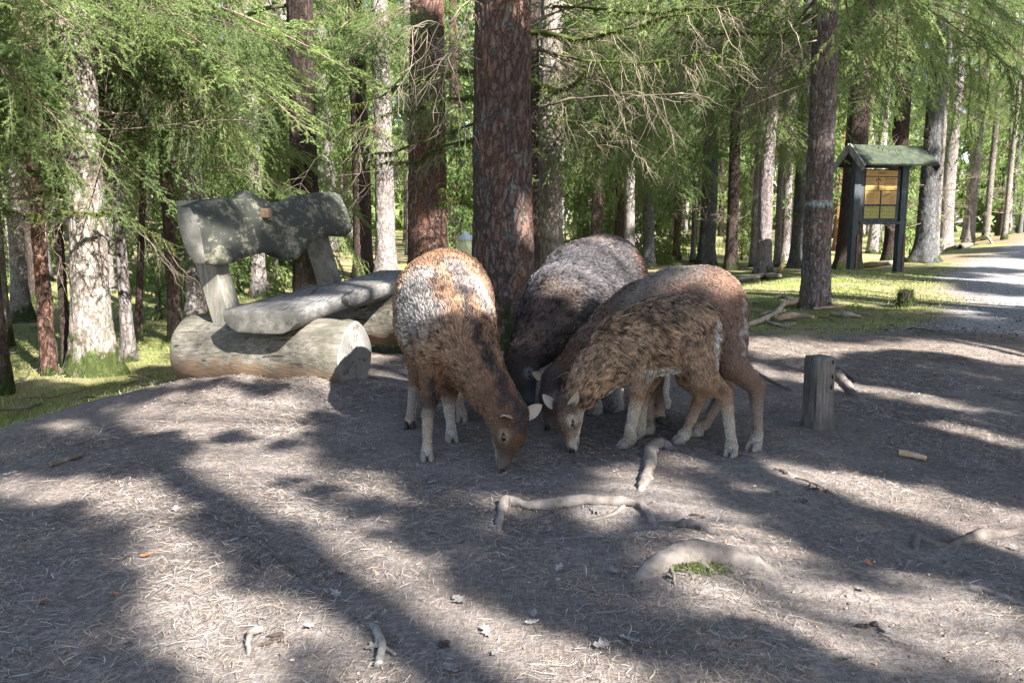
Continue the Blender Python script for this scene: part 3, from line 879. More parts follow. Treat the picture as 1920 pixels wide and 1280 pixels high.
while cnt < 140 and tries < 6000:
    tries += 1
    Y = 13.5 + 52 * fr.random() ** 1.15
    X = fr.uniform(-0.78, 0.78) * Y
    if X - float(road_left(Y)) > -1.2 and X - float(road_left(Y)) < 9: continue
    if any((X - a) ** 2 + (Y - b) ** 2 < (1.3 + Y * 0.02) ** 2 for a, b in TREES + FT): continue
    if Y < 17 and abs(X - 6.3) < 2.2: continue
    hx, hy = X - KP[:, 0], Y - KP[:, 1]
    al_ = hx * SX + hy * SY
    if ((np.abs(hx * SY - hy * SX) < 2.0) & (al_ > 0.5) & (al_ < 19) & (KP[:, 1] > 9)).any(): continue
    FT.append((X, Y))
    cnt += 1
    s = fr.uniform(0.6, 1.25)
    kind = fr.choice(['grey', 'grey', 'dark', 'dark', 'pale', 'dark', 'blue', 'grey', 'red'])
    pxx = 960 + 1600 * X / Y
    where = ('beyond the large pale trunk on the left' if pxx < 320 else 'beyond the bench' if pxx < 740 else 'between the bench and the thick plated trunk' if pxx < 940
             else 'beyond the four sheep' if pxx < 1400 else 'beyond the ringed trunk' if pxx < 1580 else 'beyond the notice board' if pxx < 1760 else 'beyond the gravel track')
    hue = dict(grey='grey', dark='dark brown', red='reddish', pale='pale', blue='bluish grey')[kind]
    size = 'thin' if s < 0.85 else 'stout' if s > 1.08 else 'slender'
    how = 'deep in the forest' if Y > 34 else 'in the middle distance'
    t = thing('spruce_tree', '%s %s trunk %s %s' % (size, hue, how, where), 'tree', (X, Y, zg(X, Y)), fr.uniform(0, 6), '%s %s trunks %s %s' % (size, hue, how, where))
    o = link('trunk', far_tr[kind], t); o.scale = (s, s, 1)
    o.rotation_euler = (R(fr.uniform(-2, 2)), R(fr.uniform(-2, 2)), 0)
    o = link('crown', CROWN[fr.choice([0, 1, 1, 2, 3])], t)
    if Y < 30:
        for q in range(4):
            put(fr.choice(DEAD), 'dead_branch', t, fr.uniform(0.7, 3.5), fr.uniform(0, 6.28), R(fr.uniform(-20, 30)), fr.uniform(0.5, 1.0))
# beyond that the wood reads as one mass
g = G()
r = np.random.RandomState(77)
n = 52000
ang = r.uniform(-0.78, 0.78, n)
dist = r.uniform(64, 84, n)
hh = r.rand(n) * 22 - 0.3
cl = vnoise(np.sin(ang) * 30, hh * 0.35, dist * 0.2, 71) > -0.4 + 0.035 * np.clip(hh - 6, 0, 12)
ang, dist, hh = ang[cl], dist[cl], hh[cl]
n = len(ang)
p = np.stack([np.sin(ang) * dist, np.cos(ang) * dist, hh], 1)
d = r.normal(size=(n, 3)); d[:, 2] -= 0.8
d /= np.linalg.norm(d, axis=1)[:, None]
s = np.cross(d, r.normal(size=(n, 3))); s /= np.linalg.norm(s, axis=1)[:, None]
g.add(np.stack([p - s * 0.3, p + s * 0.3, p + d * 1.1], 1).reshape(-1, 3), np.arange(3 * n).reshape(-1, 3), 0)
tag(g.build('far_forest', FARLEAF, None, False), 'bright green wood closing the view behind the last trunks', 'forest', kind='stuff')

# ------------------------------------------------------------------ notice board
def wood(name, c1, c2, stretch=(1, 1, 1), scale=10, paint=None, pa=0.5, bmp=0.5, dist=0.004, mud=None, soot=None, cracks=None):
    m, n, b, o = mat(name)
    v, raw = coords(n, stretch)
    f = noise(n, v, scale, 6, 0.7)
    big = noise(n, raw, 3, 4)
    col = mixc(n, ramp(n, f, [(0.4, 0), (0.6, 1)]), c1, c2)
    col = mixc(n, ramp(n, f, [(0.30, 1), (0.40, 0)]), col, tuple(c * 0.25 for c in c1))
    if soot:
        col = mixc(n, ramp(n, noise(n, raw, 5, 5, 0.7), [(0.4, 0), (0.62, 0.85)]), col, soot)
    if cracks:
        cv, _ = coords(n, cracks)
        col = mixc(n, ramp(n, noise(n, cv, 1.0, 3, 0.55), [(0.33, 0.9), (0.38, 0.0)]), col, (0.03, 0.026, 0.02))
    if paint:
        w = math_(n, 'ADD', math_(n, 'MULTIPLY', noise(n, raw, 6, 6, 0.8), 0.6), math_(n, 'MULTIPLY', f, 0.4))
        col = mixc(n, ramp(n, w, [(pa - 0.04, 1), (pa + 0.05, 0)]), col, paint)
    if mud:
        sep = N(n, 'SeparateXYZ'); n.links.new(raw, sep.inputs[0])
        q = math_(n, 'ADD', math_(n, 'SUBTRACT', mud[1], sep.outputs[2]), math_(n, 'MULTIPLY', math_(n, 'SUBTRACT', noise(n, raw, 14, 4), 0.5), 0.25))
        col = mixc(n, ramp(n, q, [(0.0, 0), (0.05, 1)]), col, mixc(n, f, mud[0], tuple(c * 0.6 for c in mud[0])))
    n.links.new(col, b.inputs['Base Color'])
    b.inputs['Roughness'].default_value = 0.75
    bump(n, b, f, bmp, dist)
    return m
BLACKWOOD = wood('black_stained_wood', (0.025, 0.03, 0.035), (0.055, 0.065, 0.07), (8, 8, 0.6), 6)
SHINGLE = simple('mossy_roof_board', (0.02, 0.028, 0.025), (0.055, 0.065, 0.035), 9, bmp=0.6, dist=0.02)
bp = ground_hit(1596, 508)
bp2 = ground_hit(1683, 503)
YB = 15.4
pL, pR = P(1596, 508, YB), P(1683, 505, YB + 0.25)
mid = (pL + pR) / 2
zb0 = zg(mid[0], mid[1])
ax = nrm((pR - pL) * (1, 1, 0))
rzb = math.atan2(ax[1], ax[0])
halfw = np.linalg.norm((pR - pL)[:2]) / 2
board = thing('notice_board', 'dark wooden notice board with a mossy pitched roof and yellow panels', 'notice board', (mid[0], mid[1], zb0), rzb)
pxm = 1600 / (YB * math.cos(TH) + 0.14)
def bz(py):
    return P(1640, py, YB)[2] - zb0
for sx in (-1, 1):
    g = G(); V, F = box(sx * halfw, 0, bz(300) / 2 - 0.1, 0.145, 0.12, bz(300) + 0.2); g.add(V, F)
    g.build('post', BLACKWOOD, board, False)
    g = G(); V, F = box(sx * halfw + 0.05, -0.068, 0.3, 0.05, 0.012, 0.75); g.add(V, F)
    g.build('iron_bracket', simple('rusty_iron', (0.09, 0.05, 0.04), (0.14, 0.08, 0.06), 20), board, False)
zr, ze = bz(276), bz(316)
ptop, pbot = bz(317), bz(416)
g = G(); V, F = box(0, 0.0, (ptop + pbot) / 2, 2 * halfw - 0.15, 0.05, ptop - pbot); g.add(V, F)
panel = g.build('back_panel', BLACKWOOD, board, False)
YELP = simple('yellow_print', (0.3, 0.185, 0.055), (0.36, 0.225, 0.07), 3, rough=0.5)
GRNP = simple('green_print', (0.2, 0.18, 0.045), (0.26, 0.235, 0.06), 3, rough=0.5)
INK = simple('dark_ink', (0.05, 0.035, 0.02), (0.09, 0.06, 0.035), 5)
INKG = simple('green_ink', (0.03, 0.09, 0.07), (0.10, 0.13, 0.03), 5)
FRAME = simple('frame_slat', (0.03, 0.025, 0.035), (0.05, 0.04, 0.05), 5)
def bx_(px):       # x on the board from a photo column
    return (px - 1641.5) / pxm
def print_plate(x0, x1, y0, y1, m, marks):
    X0, X1, Z1, Z0 = bx_(x0), bx_(x1), bz(y0), bz(y1)
    g = G(); V, F = box((X0 + X1) / 2, -0.034, (Z0 + Z1) / 2, X1 - X0, 0.012, Z1 - Z0, bev=0.002); g.add(V, F)
    o = g.build('panel', m, board, False)
    gg = G()
    for (a, b, c, d, mi) in marks:      # bars of print in photo pixels
        u0, u1, w1, w0 = bx_(a), bx_(b), bz(c), bz(d)
        V = [(u0, -0.0435, w0), (u1, -0.0435, w0), (u1, -0.0435, w1), (u0, -0.0435, w1)]
        gg.add(V, np.array([[0, 1, 2, 3]]), mi)
    if marks:
        gg.build('print', [INK, INKG], o, False)
    return o
lines = lambda x0, x1, ys, h=0.45: [(x0, x1 - (i * 37 % 5), y, y + h, 0) for i, y in enumerate(ys)]
print_plate(1607.5, 1676, 319, 330, YELP, [(1632 + k * 1.9, 1633.3 + k * 1.9, 323.0 + (0.7, 0, 0.6, 0, 0.7)[k % 5], 325.6, 0) for k in range(10)])
tree_mark = []
for k in range(7):
    a = k / 6 * math.pi
    tree_mark.append((1634.5 + 4.6 * math.cos(a) - 1.2, 1634.5 + 4.6 * math.cos(a) + 1.2, 338.5 - 4 * math.sin(a) - 1, 338.5 - 4 * math.sin(a) + 1.2, 0))
tree_mark += [(1633.8, 1635.6, 336, 356, 0), (1633.2, 1636.4, 349, 352, 0)]
print_plate(1607.5, 1676, 331.7, 356.5, YELP, lines(1609, 1627, (333.8, 337.5, 340.5, 344, 353.5)) + lines(1647, 1673, (333.8, 336.5, 340.5, 343.5, 347.5), 0.8) + [(1652, 1653.2, 332.2, 334, 0)] + tree_mark)
print_plate(1607.5, 1640.5, 357.8, 383, YELP, lines(1609, 1630, (360, 363.5, 366, 369, 372, 376, 379)) + [(1631, 1637, 366, 366.6, 0), (1632, 1637, 371, 371.6, 0)])
print_plate(1643, 1676, 357.8, 383, YELP, lines(1662, 1674, (368, 370.8, 373.5, 376.5, 379.5)) + [(1645 + k * 1.6, 1648.5 + k * 1.6, 368.5 - k * 0.75, 369.3 - k * 0.75, 0) for k in range(9)])
def blobs(x0):
    rr = random.Random(x0)
    out = []
    for j in range(3):
        for i in range(6):
            cx, cy = x0 + 3 + i * 5.2 + rr.uniform(-0.5, 0.5), 390 + j * 7 + rr.uniform(-0.7, 0.7)
            out.append((cx - rr.uniform(0.5, 1.3), cx + rr.uniform(0.5, 1.3), cy - rr.uniform(0.6, 1.8), cy + rr.uniform(0.6, 1.8), 1))
    return out
print_plate(1607.5, 1640, 387.0, 409.5, GRNP, blobs(1607))
print_plate(1643, 1675, 387.0, 409.5, GRNP, blobs(1643))
g = G()
V, F = box(bx_(1641.7), -0.036, bz(384), 0.028, 0.02, bz(358) - bz(411), bev=0.002); g.add(V, F)
g.build('divider', FRAME, board, False)
g = G(); V, F = box(0, -0.03, pbot - 0.02, 2 * halfw - 0.14, 0.1, 0.05); g.add(V, F); g.build('bottom_rail', BLACKWOOD, board, False)
# roof: ridge along x, eaves in front and behind; four overlapping boards to a slope
RX0, RX1 = bx_(1572), bx_(1728)
dep = 0.42
for sgn in (-1, 1):
    for k in range(4):
        t0, t1 = k / 4, (k + 1) / 4 + 0.05
        za, zb_ = zr - (zr - ze) * t0, zr - (zr - ze) * t1
        ya, yb = sgn * dep * t0, sgn * dep * t1
        L = math.hypot(yb - ya, za - zb_)
        an = math.atan2(za - zb_, (yb - ya) * sgn)
        c, s = math.cos(an), math.sin(an)
        M = np.array([[1, 0, 0], [0, c * sgn, s * sgn], [0, -s, c]]) if sgn > 0 else np.array([[1, 0, 0], [0, c, -s], [0, s, c]])
        M = np.array([[1, 0, 0], [0, math.cos(-sgn * an), -math.sin(-sgn * an)], [0, math.sin(-sgn * an), math.cos(-sgn * an)]])
        g = G(); V, F = box((RX0 + RX1) / 2 + rnd.uniform(-0.01, 0.01), (ya + yb) / 2, (za + zb_) / 2 + 0.03 + 0.012 * k - 0.0, RX1 - RX0, L, 0.045, M); g.add(V, F)
        g.build('roof_board', SHINGLE, board, False)
for sx in (RX0 - 0.014, RX1 + 0.014):
    for sgn in (-1, 1):
        an = math.atan2(zr - ze, dep)
        L = math.hypot(dep, zr - ze) + 0.04
        M = np.array([[1, 0, 0], [0, math.cos(-sgn * an), -math.sin(-sgn * an)], [0, math.sin(-sgn * an), math.cos(-sgn * an)]])
        g = G(); V, F = box(sx, sgn * dep / 2, (zr + ze) / 2, 0.024, L, 0.13, M); g.add(V, F)
        g.build('bargeboard', wood('grey_bargeboard', (0.16, 0.15, 0.14), (0.28, 0.26, 0.24), (1, 1, 1), 12) if sx < 0 else BLACKWOOD, board, False)

# pale barrel with a cone lid, far behind between two trunks
b = P(873, 490, 15.5)
b[2] = zg(b[0], b[1])
br = thing('lidded_barrel', 'pale yellow barrel with a grey cone lid far behind the thick plated trunk', 'barrel', b)
topz = P(873, 448, 15.5)[2] - b[2]
rb_ = 15.6 / 1600 * 15.3
def lathe(prof, n=24):
    prof = np.array(prof)
    a = np.linspace(0, 2 * math.pi, n, endpoint=False)
    V = np.stack([prof[:, 0][:, None] * np.cos(a), prof[:, 0][:, None] * np.sin(a), prof[:, 1][:, None] * np.ones(n)], -1).reshape(-1, 3)
    k = len(prof)
    i = np.arange(k - 1)[:, None] * n; j = np.arange(n)[None, :]
    return V, np.stack([i + j, i + (j + 1) % n, i + n + (j + 1) % n, i + n + j], -1).reshape(-1, 4)
g = G(); V, F = lathe([(0.01, 0.25), (rb_, 0.26), (rb_ * 1.03, 0.6), (rb_, topz)]); g.add(V, F); g.build('drum', simple('pale_yellow_paint', (0.5, 0.52, 0.3), (0.58, 0.6, 0.38), 4, rough=0.5), br)
g = G(); V, F = lathe([(rb_ * 1.12, topz - 0.02), (rb_ * 1.12, topz + 0.01), (0.05, topz + 0.1), (0.03, topz + 0.13), (0.004, topz + 0.135)]); g.add(V, F); g.build('lid', simple('grey_zinc', (0.35, 0.4, 0.42), (0.45, 0.5, 0.52), 6, rough=0.4), br)
for k in range(3):
    a = k * 2.1
    g = G(); V, F = tube([(rb_ * 0.8 * math.cos(a), rb_ * 0.8 * math.sin(a), 0.3), (rb_ * 1.1 * math.cos(a), rb_ * 1.1 * math.sin(a), -0.05)], 0.02, 6); g.add(V, F); g.build('leg', BLACKWOOD, br)

# ------------------------------------------------------------------ bench
GREYW = wood('weathered_grey_wood', (0.12, 0.112, 0.096), (0.23, 0.215, 0.19), (1, 1, 1), 18, soot=(0.08, 0.077, 0.066))
LOGW = wood('weathered_log', (0.095, 0.083, 0.067), (0.21, 0.19, 0.16), (1.2, 14, 14), 5, soot=(0.075, 0.07, 0.05), mud=((0.17, 0.115, 0.075), 0.17), cracks=(1.5, 26, 26), bmp=0.8, dist=0.008)
ENDW = wood('cut_log_end', (0.2, 0.19, 0.175), (0.36, 0.345, 0.32), (1, 1, 1), 18)
BACKW = wood('green_painted_wood', (0.17, 0.16, 0.11), (0.24, 0.23, 0.17), (1.5, 1.5, 4), 9, paint=(0.045, 0.048, 0.041), pa=0.54, cracks=(2.5, 2.5, 16), bmp=0.8, dist=0.008)
PLANKW = wood('grey_seat_wood', (0.12, 0.115, 0.107), (0.24, 0.23, 0.22), (16, 1.2, 16), 6, soot=(0.09, 0.085, 0.08), cracks=(34, 2.2, 5), bmp=0.8, dist=0.006)
bA = nrm([0.963, -0.27, 0]); bB = nrm([0.27, 0.963, 0.04])
BO = np.array([-1.29, 4.385, 0.0])
bench = thing('rustic_bench', 'rustic timber bench on two round logs with a wavy plank backrest', 'bench', BO)
def loc(a, b_, z):
    return bA * a + bB * b_ + np.array([0, 0, z])
def log_geo(a0, a1, boff, zc, rad, seed):
    n, k = 48, 26
    g = G()
    pts = [loc(a0 + (a1 - a0) * t, boff, zc) for t in np.linspace(0, 1, k)]
    rr = np.full(k, rad); rr[0] *= 0.93; rr[-1] *= 0.955
    V, Fs = tube(pts, rr, n, False, seed, 0.05)
    V = V + 0.006 * np.stack([vnoise(V[:, 0] * 3, V[:, 1] * 14, V[:, 2] * 14, seed + q) for q in (1, 2, 3)], 1)
    g.add(V, Fs, 0)
    # end discs with rings of their own
    for e, q in ((0, -1), (k - 1, 1)):
        ring = V[e * n:(e + 1) * n]
        c = ring.mean(0)
        nr = 18
        rr2 = np.random.RandomState(seed * 7 + q)
        lay, cols = [], []
        ang = np.arange(n) / n * 2 * math.pi
        crk = [(rr2.uniform(0, 6.28), rr2.uniform(0.45, 1.0)) for _ in range(7)]
        for l in range(nr + 1):
            f = 1 - l / nr
            w_ = 1 + 0.03 * np.sin(ang * 3 + l * 0.2) * (1 - f)
            lay.append(c + (ring - c) * (f * w_)[:, None] + bA * q * (0.0015 * (l % 2) + 0.003 * (l > 0)))
            base_ = 0.2 + 0.05 * (l % 2) + 0.05 * vnoise(np.cos(ang) * 2 * f, np.sin(ang) * 2 * f, seed, 7)
            for (a0_, ext) in crk:
                dd_ = np.abs((ang - a0_ - 0.06 * np.sin(l) + math.pi) % (2 * math.pi) - math.pi)
                if f < ext: base_ = np.where(dd_ < 0.03, 0.07, base_)
            cols.append(base_[:, None] * np.array([[1.0, 0.95, 0.88]]))
        VV = np.concatenate(lay)
        i_ = np.arange(nr)[:, None] * n; j_ = np.arange(n)[None, :]
        F1 = np.stack([i_ + j_, i_ + (j_ + 1) % n, i_ + n + (j_ + 1) % n, i_ + n + j_], -1).reshape(-1, 4)
        g.add(VV, F1 if q > 0 else F1[:, ::-1], 1, np.concatenate(cols))
    return g
log_geo(-0.53, 0.46, 0.12, 0.17, 0.2, 4).build('log', [LOGW, LITTER], bench, col=True)
log_geo(-0.5, 0.46, 1.3, 0.2, 0.19, 5).build('log', [LOGW, LITTER], bench, col=True)
# seat: half-log plank; profile across a, runs along b
def plank(prof_fn, b0, b1, k, mats, name, seed):
    g = G()
    ts = np.linspace(0, 1, k)
    rings = [np.array([loc(a, b0 + (b1 - b0) * t, z) for a, z in prof_fn(t)]) for t in ts]
    n = len(rings[0])
    V = np.concatenate(rings)
    V = V + 0.0
    i = np.arange(k - 1)[:, None] * n; j = np.arange(n)[None, :]
    F = np.stack([i + j, i + n + j, i + n + (j + 1) % n, i + (j + 1) % n], -1).reshape(-1, 4)
    g.add(V, F, 0)
    for e, rev in ((0, False), (k - 1, True)):
        rg = V[e * n:(e + 1) * n]
        c = rg.mean(0)
        VV = np.concatenate([rg, c + (rg - c) * 0.93 + bB * (-0.004 if e == 0 else 0.004), [c + bB * (-0.005 if e == 0 else 0.005)]])
        F1 = np.array([(q, (q + 1) % n, n + (q + 1) % n, n + q) for q in range(n)])
        F2 = np.array([(n + q, n + (q + 1) % n, 2 * n) for q in range(n)])
        g.add(VV, [F1[:, ::-1], F2[:, ::-1]] if rev else [F1, F2], 1)
    return g.build(name, mats, bench, smooth=True)
def seat_prof(t):
    w = 0.192 + 0.015 * math.sin(t * 5 + 1) 
    z1 = 0.452
    th = 0.112
    o = 0.075 + 0.012 * math.sin(t * 9 + 2)
    top = [(o + x, z1 - 0.004 * (abs(x) / w) ** 6) for x in np.linspace(-w, w, 9)]
    bot = [(o + w + 0.002, z1 - 0.03), (o + w - 0.006, z1 - 0.06), (o + w - 0.035, z1 - 0.09), (o + w * 0.62, z1 - th), (o, z1 - th - 0.004), (o - w * 0.62, z1 - th), (o - w + 0.035, z1 - 0.09), (o - w + 0.006, z1 - 0.06), (o - w - 0.002, z1 - 0.03)]
    return top + bot
plank(seat_prof, -0.17, 1.75, 40, [PLANKW, GREYW], 'seat_plank', 3)
# backrest: leans back with the posts; outline traced along its length, given its real thickness
LEAN = math.tan(R(16))
def post_a(z): return -0.185 - LEAN * (z - 0.13)
up_ = np.interp
tp_t = [0, 0.1, 0.2, 0.28, 0.34, 0.40, 0.48, 0.56, 0.66, 0.8, 0.93, 1.0]
tp_z = [0.955, 0.985, 0.995, 0.985, 1.035, 0.985, 0.955, 0.96, 0.985, 1.0, 1.005, 0.985]
bt_t = [0, 0.08, 0.2, 0.3, 0.38, 0.44, 0.5, 0.56, 0.62, 0.7, 0.8, 0.92, 1.0]
bt_z = [0.675, 0.655, 0.675, 0.685, 0.675, 0.63, 0.615, 0.65, 0.7, 0.725, 0.73, 0.705, 0.74]
def back_prof(t):
    zt1, zb1 = up_(t, tp_t, tp_z), up_(t, bt_t, bt_z)
    out = []
    th = 0.1 + 0.01 * math.sin(t * 11)
    m = 8
    for q in range(m + 1):                      # front face bottom -> top
        f = q / m
        z = zb1 + (zt1 - zb1) * f
        bul = 0.02 * math.sin(math.pi * f) + 0.012 * float(vnoise(t * 9, f * 3, 0, 44))
        out.append((post_a(z) + 0.02 + th + bul, z))
    for q in range(m + 1):
        f = 1 - q / m
        z = zb1 + (zt1 - zb1) * f + (0.02 if 0 < q < m else 0) * 0
        out.append((post_a(z) + 0.022 + 0.03 * abs(2 * f - 1) ** 3, z))
    return out[::-1]
plank(back_prof, -0.14, 1.56, 64, [BACKW, GREYW], 'backrest', 6)
for bo in (0.07, 1.25):
    zs = np.linspace(0.06, 0.985, 14)
    g = G()
    V = []
    for z in zs:
        a = post_a(z)
        for da, db in ((-0.062, -0.055), (-0.056, -0.062), (0.052, -0.062), (0.058, -0.055), (0.058, 0.055), (0.052, 0.062), (-0.056, 0.062), (-0.062, 0.055)):
            V.append(loc(a + da, bo + db, z))
    V = np.array(V)
    i = np.arange(len(zs) - 1)[:, None] * 8; j = np.arange(8)[None, :]
    F = np.stack([i + j, i + (j + 1) % 8, i + 8 + (j + 1) % 8, i + 8 + j], -1).reshape(-1, 4)
    g.add(V, [F, np.array([list(range(len(V) - 8, len(V)))])], 0)
    g.build('post', wood('weathered_post', (0.13, 0.12, 0.1), (0.25, 0.235, 0.195), (14, 14, 1), 6, soot=(0.13, 0.12, 0.1)) if bo < 0.5 else GREYW, bench, False)
pg = loc(post_a(0.9) + 0.02 + 0.124, 0.5, 0.9)
g = G(); V, F = box(0, 0, 0, 0.05, 0.06, 0.055, np.stack([bA, bB, np.array([0, 0, 1])], 1)); g.add(V + pg, F)
g.build('peg', simple('brown_peg', (0.1, 0.07, 0.05), (0.18, 0.12, 0.08), 20), bench, False)

# ------------------------------------------------------------------ sheep: one continuous body from a smooth distance field
def surface_nets(D, org, h):
    """vertices and quads of the zero level of D (negative inside)"""
    s = D < 0
    nx_, ny_, nz_ = D.shape
    c = np.zeros((nx_ - 1, ny_ - 1, nz_ - 1), np.int8)
    for a in (0, 1):
        for b in (0, 1):
            for e in (0, 1):
                c += s[a:nx_ - 1 + a, b:ny_ - 1 + b, e:nz_ - 1 + e]
    act = (c > 0) & (c < 8)
    idx = np.full(act.shape, -1, np.int64)
    I = np.argwhere(act)
    idx[act] = np.arange(len(I))
    acc = np.zeros((len(I), 3)); cntv = np.zeros(len(I))
    cor = [(a, b, e) for a in (0, 1) for b in (0, 1) for e in (0, 1)]
    vals = {q: D[I[:, 0] + q[0], I[:, 1] + q[1], I[:, 2] + q[2]] for q in cor}
    for q in cor:
        for ax_ in range(3):
            if q[ax_] == 0:
                q2 = list(q); q2[ax_] = 1; q2 = tuple(q2)
                v0, v1 = vals[q], vals[q2]
                m = (v0 < 0) != (v1 < 0)
                t = np.where(m, v0 / np.where(m, v0 - v1, 1), 0)
                pt = np.array(q, float)[None, :].repeat(len(I), 0)
                pt[:, ax_] += t
                acc += pt * m[:, None]
                cntv += m
    V = org + h * (I + acc / cntv[:, None])
    Q = []
    for ax_ in range(3):
        o1, o2 = (ax_ + 1) % 3, (ax_ + 2) % 3
        sl0 = [slice(None)] * 3; sl1 = [slice(None)] * 3
        sl0[ax_] = slice(0, -1); sl1[ax_] = slice(1, None)
        a0, a1 = s[tuple(sl0)], s[tuple(sl1)]
        E = np.argwhere(a0 != a1)
        E = E[(E[:, o1] > 0) & (E[:, o2] > 0) & (E[:, o1] < D.shape[o1] - 1) & (E[:, o2] < D.shape[o2] - 1)]
        fl = a0[E[:, 0], E[:, 1], E[:, 2]]
        def cell(d1, d2):
            q = E.copy(); q[:, o1] -= d1; q[:, o2] -= d2
            return idx[q[:, 0], q[:, 1], q[:, 2]]
        q = np.stack([cell(1, 1), cell(0, 1), cell(0, 0), cell(1, 0)], 1)
        q[~fl] = q[~fl][:, ::-1]
        Q.append(q)
    return V, np.concatenate(Q)
def sheep(name, label, cat, prims, paint, head, eyes, ears, hooves, fur_n, hvox=0.008, seed=0, base=None, dark=0.5, furscale=1.0, group='mouflon sheep feeding together'):
    """prims: (a, b, ra, rb, k, colour, furlen, flowdir). head: dict(O, F, N, L, cols)"""
    prims = list(prims)
    O, Fv, Nv, L = np.array(head['O']), nrm(head['F']), np.array(head['N'], float), head['L']
    Nv = nrm(Nv - Fv * np.dot(Nv, Fv))
    Sv = np.cross(Fv, Nv)
    def hl(t, s, n_): return O + L * (Fv * t + Sv * s + Nv * n_)
    hc = head['cols']
    hw = head.get('w', 1.0)
    K = 0.02
    fb = -Fv
    prims += [
        (hl(0.06, 0, -0.06), hl(0.40, 0, -0.02), 0.265 * L * hw, 0.225 * L * hw, K, hc['top'], 0.012, fb),
        (hl(0.40, 0, -0.03), hl(0.82, 0, -0.06), 0.20 * L * hw, 0.105 * L, K, hc['face'], 0.006, fb),
        (hl(0.84, 0, -0.08), hl(0.95, 0, -0.10), 0.105 * L, 0.085 * L, 0.012, hc['muzzle'], 0.003, fb),
        (hl(0.22, 0, -0.30), hl(0.76, 0, -0.17), 0.15 * L, 0.07 * L, K, hc['jaw'], 0.007, fb),
        (hl(0.12, 0.1, -0.22), hl(0.35, 0.12, -0.2), 0.13 * L, 0.11 * L, K, hc['cheek'], 0.01, fb),
        (hl(0.12, -0.1, -0.22), hl(0.35, -0.12, -0.2), 0.13 * L, 0.11 * L, K, hc['cheek'], 0.01, fb),
        (hl(0.34, 0.17, 0.07), hl(0.43, 0.175, 0.05), 0.07 * L, 0.06 * L, 0.01, hc['face'], 0.005, fb),
        (hl(0.34, -0.17, 0.07), hl(0.43, -0.175, 0.05), 0.07 * L, 0.06 * L, 0.01, hc['face'], 0.005, fb),
        (hl(0.84, 0, -0.18), hl(0.91, 0, -0.18), 0.05 * L, 0.045 * L, 0.006, hc['jaw'], 0.004, fb)]
    A = np.array([p[0] for p in prims]); B = np.array([p[1] for p in prims])
    ra = np.array([p[2] for p in prims]); rbb = np.array([p[3] for p in prims])
    lo = np.minimum(A - ra[:, None], B - rbb[:, None]).min(0) - 0.05
    hi = np.maximum(A + ra[:, None], B + rbb[:, None]).max(0) + 0.05
    n3 = np.ceil((hi - lo) / hvox).astype(int) + 1
    D = np.full(n3, 1.0, np.float32)
    for i, p in enumerate(prims):
        a, b = A[i], B[i]
        k = p[4]
        rm = max(ra[i], rbb[i]) + 3.0 * k + 0.02
        l2 = np.minimum(a, b) - rm; h2 = np.maximum(a, b) + rm
        i0 = np.clip(np.floor((l2 - lo) / hvox).astype(int), 0, n3); i1 = np.clip(np.ceil((h2 - lo) / hvox).astype(int) + 1, 0, n3)
        xs = [lo[q] + hvox * np.arange(i0[q], i1[q]) for q in range(3)]
        Xg, Yg, Zg = np.meshgrid(*xs, indexing='ij')
        Pp = np.stack([Xg, Yg, Zg], -1) - a
        ba = b - a
        t = np.clip((Pp @ ba) / (ba @ ba + 1e-12), 0, 1)
        d = np.linalg.norm(Pp - t[..., None] * ba, axis=-1) - (ra[i] + (rbb[i] - ra[i]) * t)
        sl = tuple(slice(i0[q], i1[q]) for q in range(3))
        old = D[sl]
        hh_ = np.clip(0.5 + 0.5 * (old - d) / k, 0, 1)
        D[sl] = old * (1 - hh_) + d * hh_ - k * hh_ * (1 - hh_)
    V, Q = surface_nets(D, lo, hvox)
    # relax a little
    E = np.concatenate([Q[:, [0, 1]], Q[:, [1, 2]], Q[:, [2, 3]], Q[:, [3, 0]]])
    E = np.concatenate([E, E[:, ::-1]])
    deg = np.bincount(E[:, 0], minlength=len(V))[:, None]
    for it in range(2):
        S = np.stack([np.bincount(E[:, 0], weights=V[E[:, 1], c], minlength=len(V)) for c in range(3)], 1) / deg
        V = V * 0.45 + S * 0.55
    # colours, fur length and flow from the nearest limbs
    W = []
    for i in range(len(prims)):
        a, b = A[i], B[i]
        ba = b - a
        t = np.clip(((V - a) @ ba) / (ba @ ba + 1e-12), 0, 1)
        d = np.linalg.norm(V - a - t[:, None] * ba, axis=1) - (ra[i] + (rbb[i] - ra[i]) * t)
        W.append(1.0 / (np.maximum(d, 0) + 0.012) ** 3.5)
    W = np.array(W).T
    W /= W.sum(1)[:, None]
    col = W @ np.array([p[5] for p in prims])
    fl = W @ np.array([p[6] for p in prims])
    fd = W @ np.array([nrm(p[7]) for p in prims])
    wob = 0.02 * np.stack([vnoise(V[:, 0] * 25, V[:, 1] * 25, V[:, 2] * 25, q) for q in (61, 62, 63)], 1)
    VX, VY = project(V)
    def surf(px, py):
        rr_ = 7.0
        while True:
            m = np.hypot(VX - px, VY - py) < rr_
            if m.any(): break
            rr_ *= 1.6
        ix = np.where(m)[0]
        return V[ix[np.argmin(V[ix, 1])]]
    pt2 = []
    for (c, rad, pc, st) in paint:
        if isinstance(c, list):
            sp_ = [surf(*q) for q in c]
            if len(sp_) == 1: pt2.append((sp_[0], rad, pc, st))
            for a, b in zip(sp_[:-1], sp_[1:]): pt2.append(((a, b), rad, pc, st))
        else: pt2.append((c, rad, pc, st))
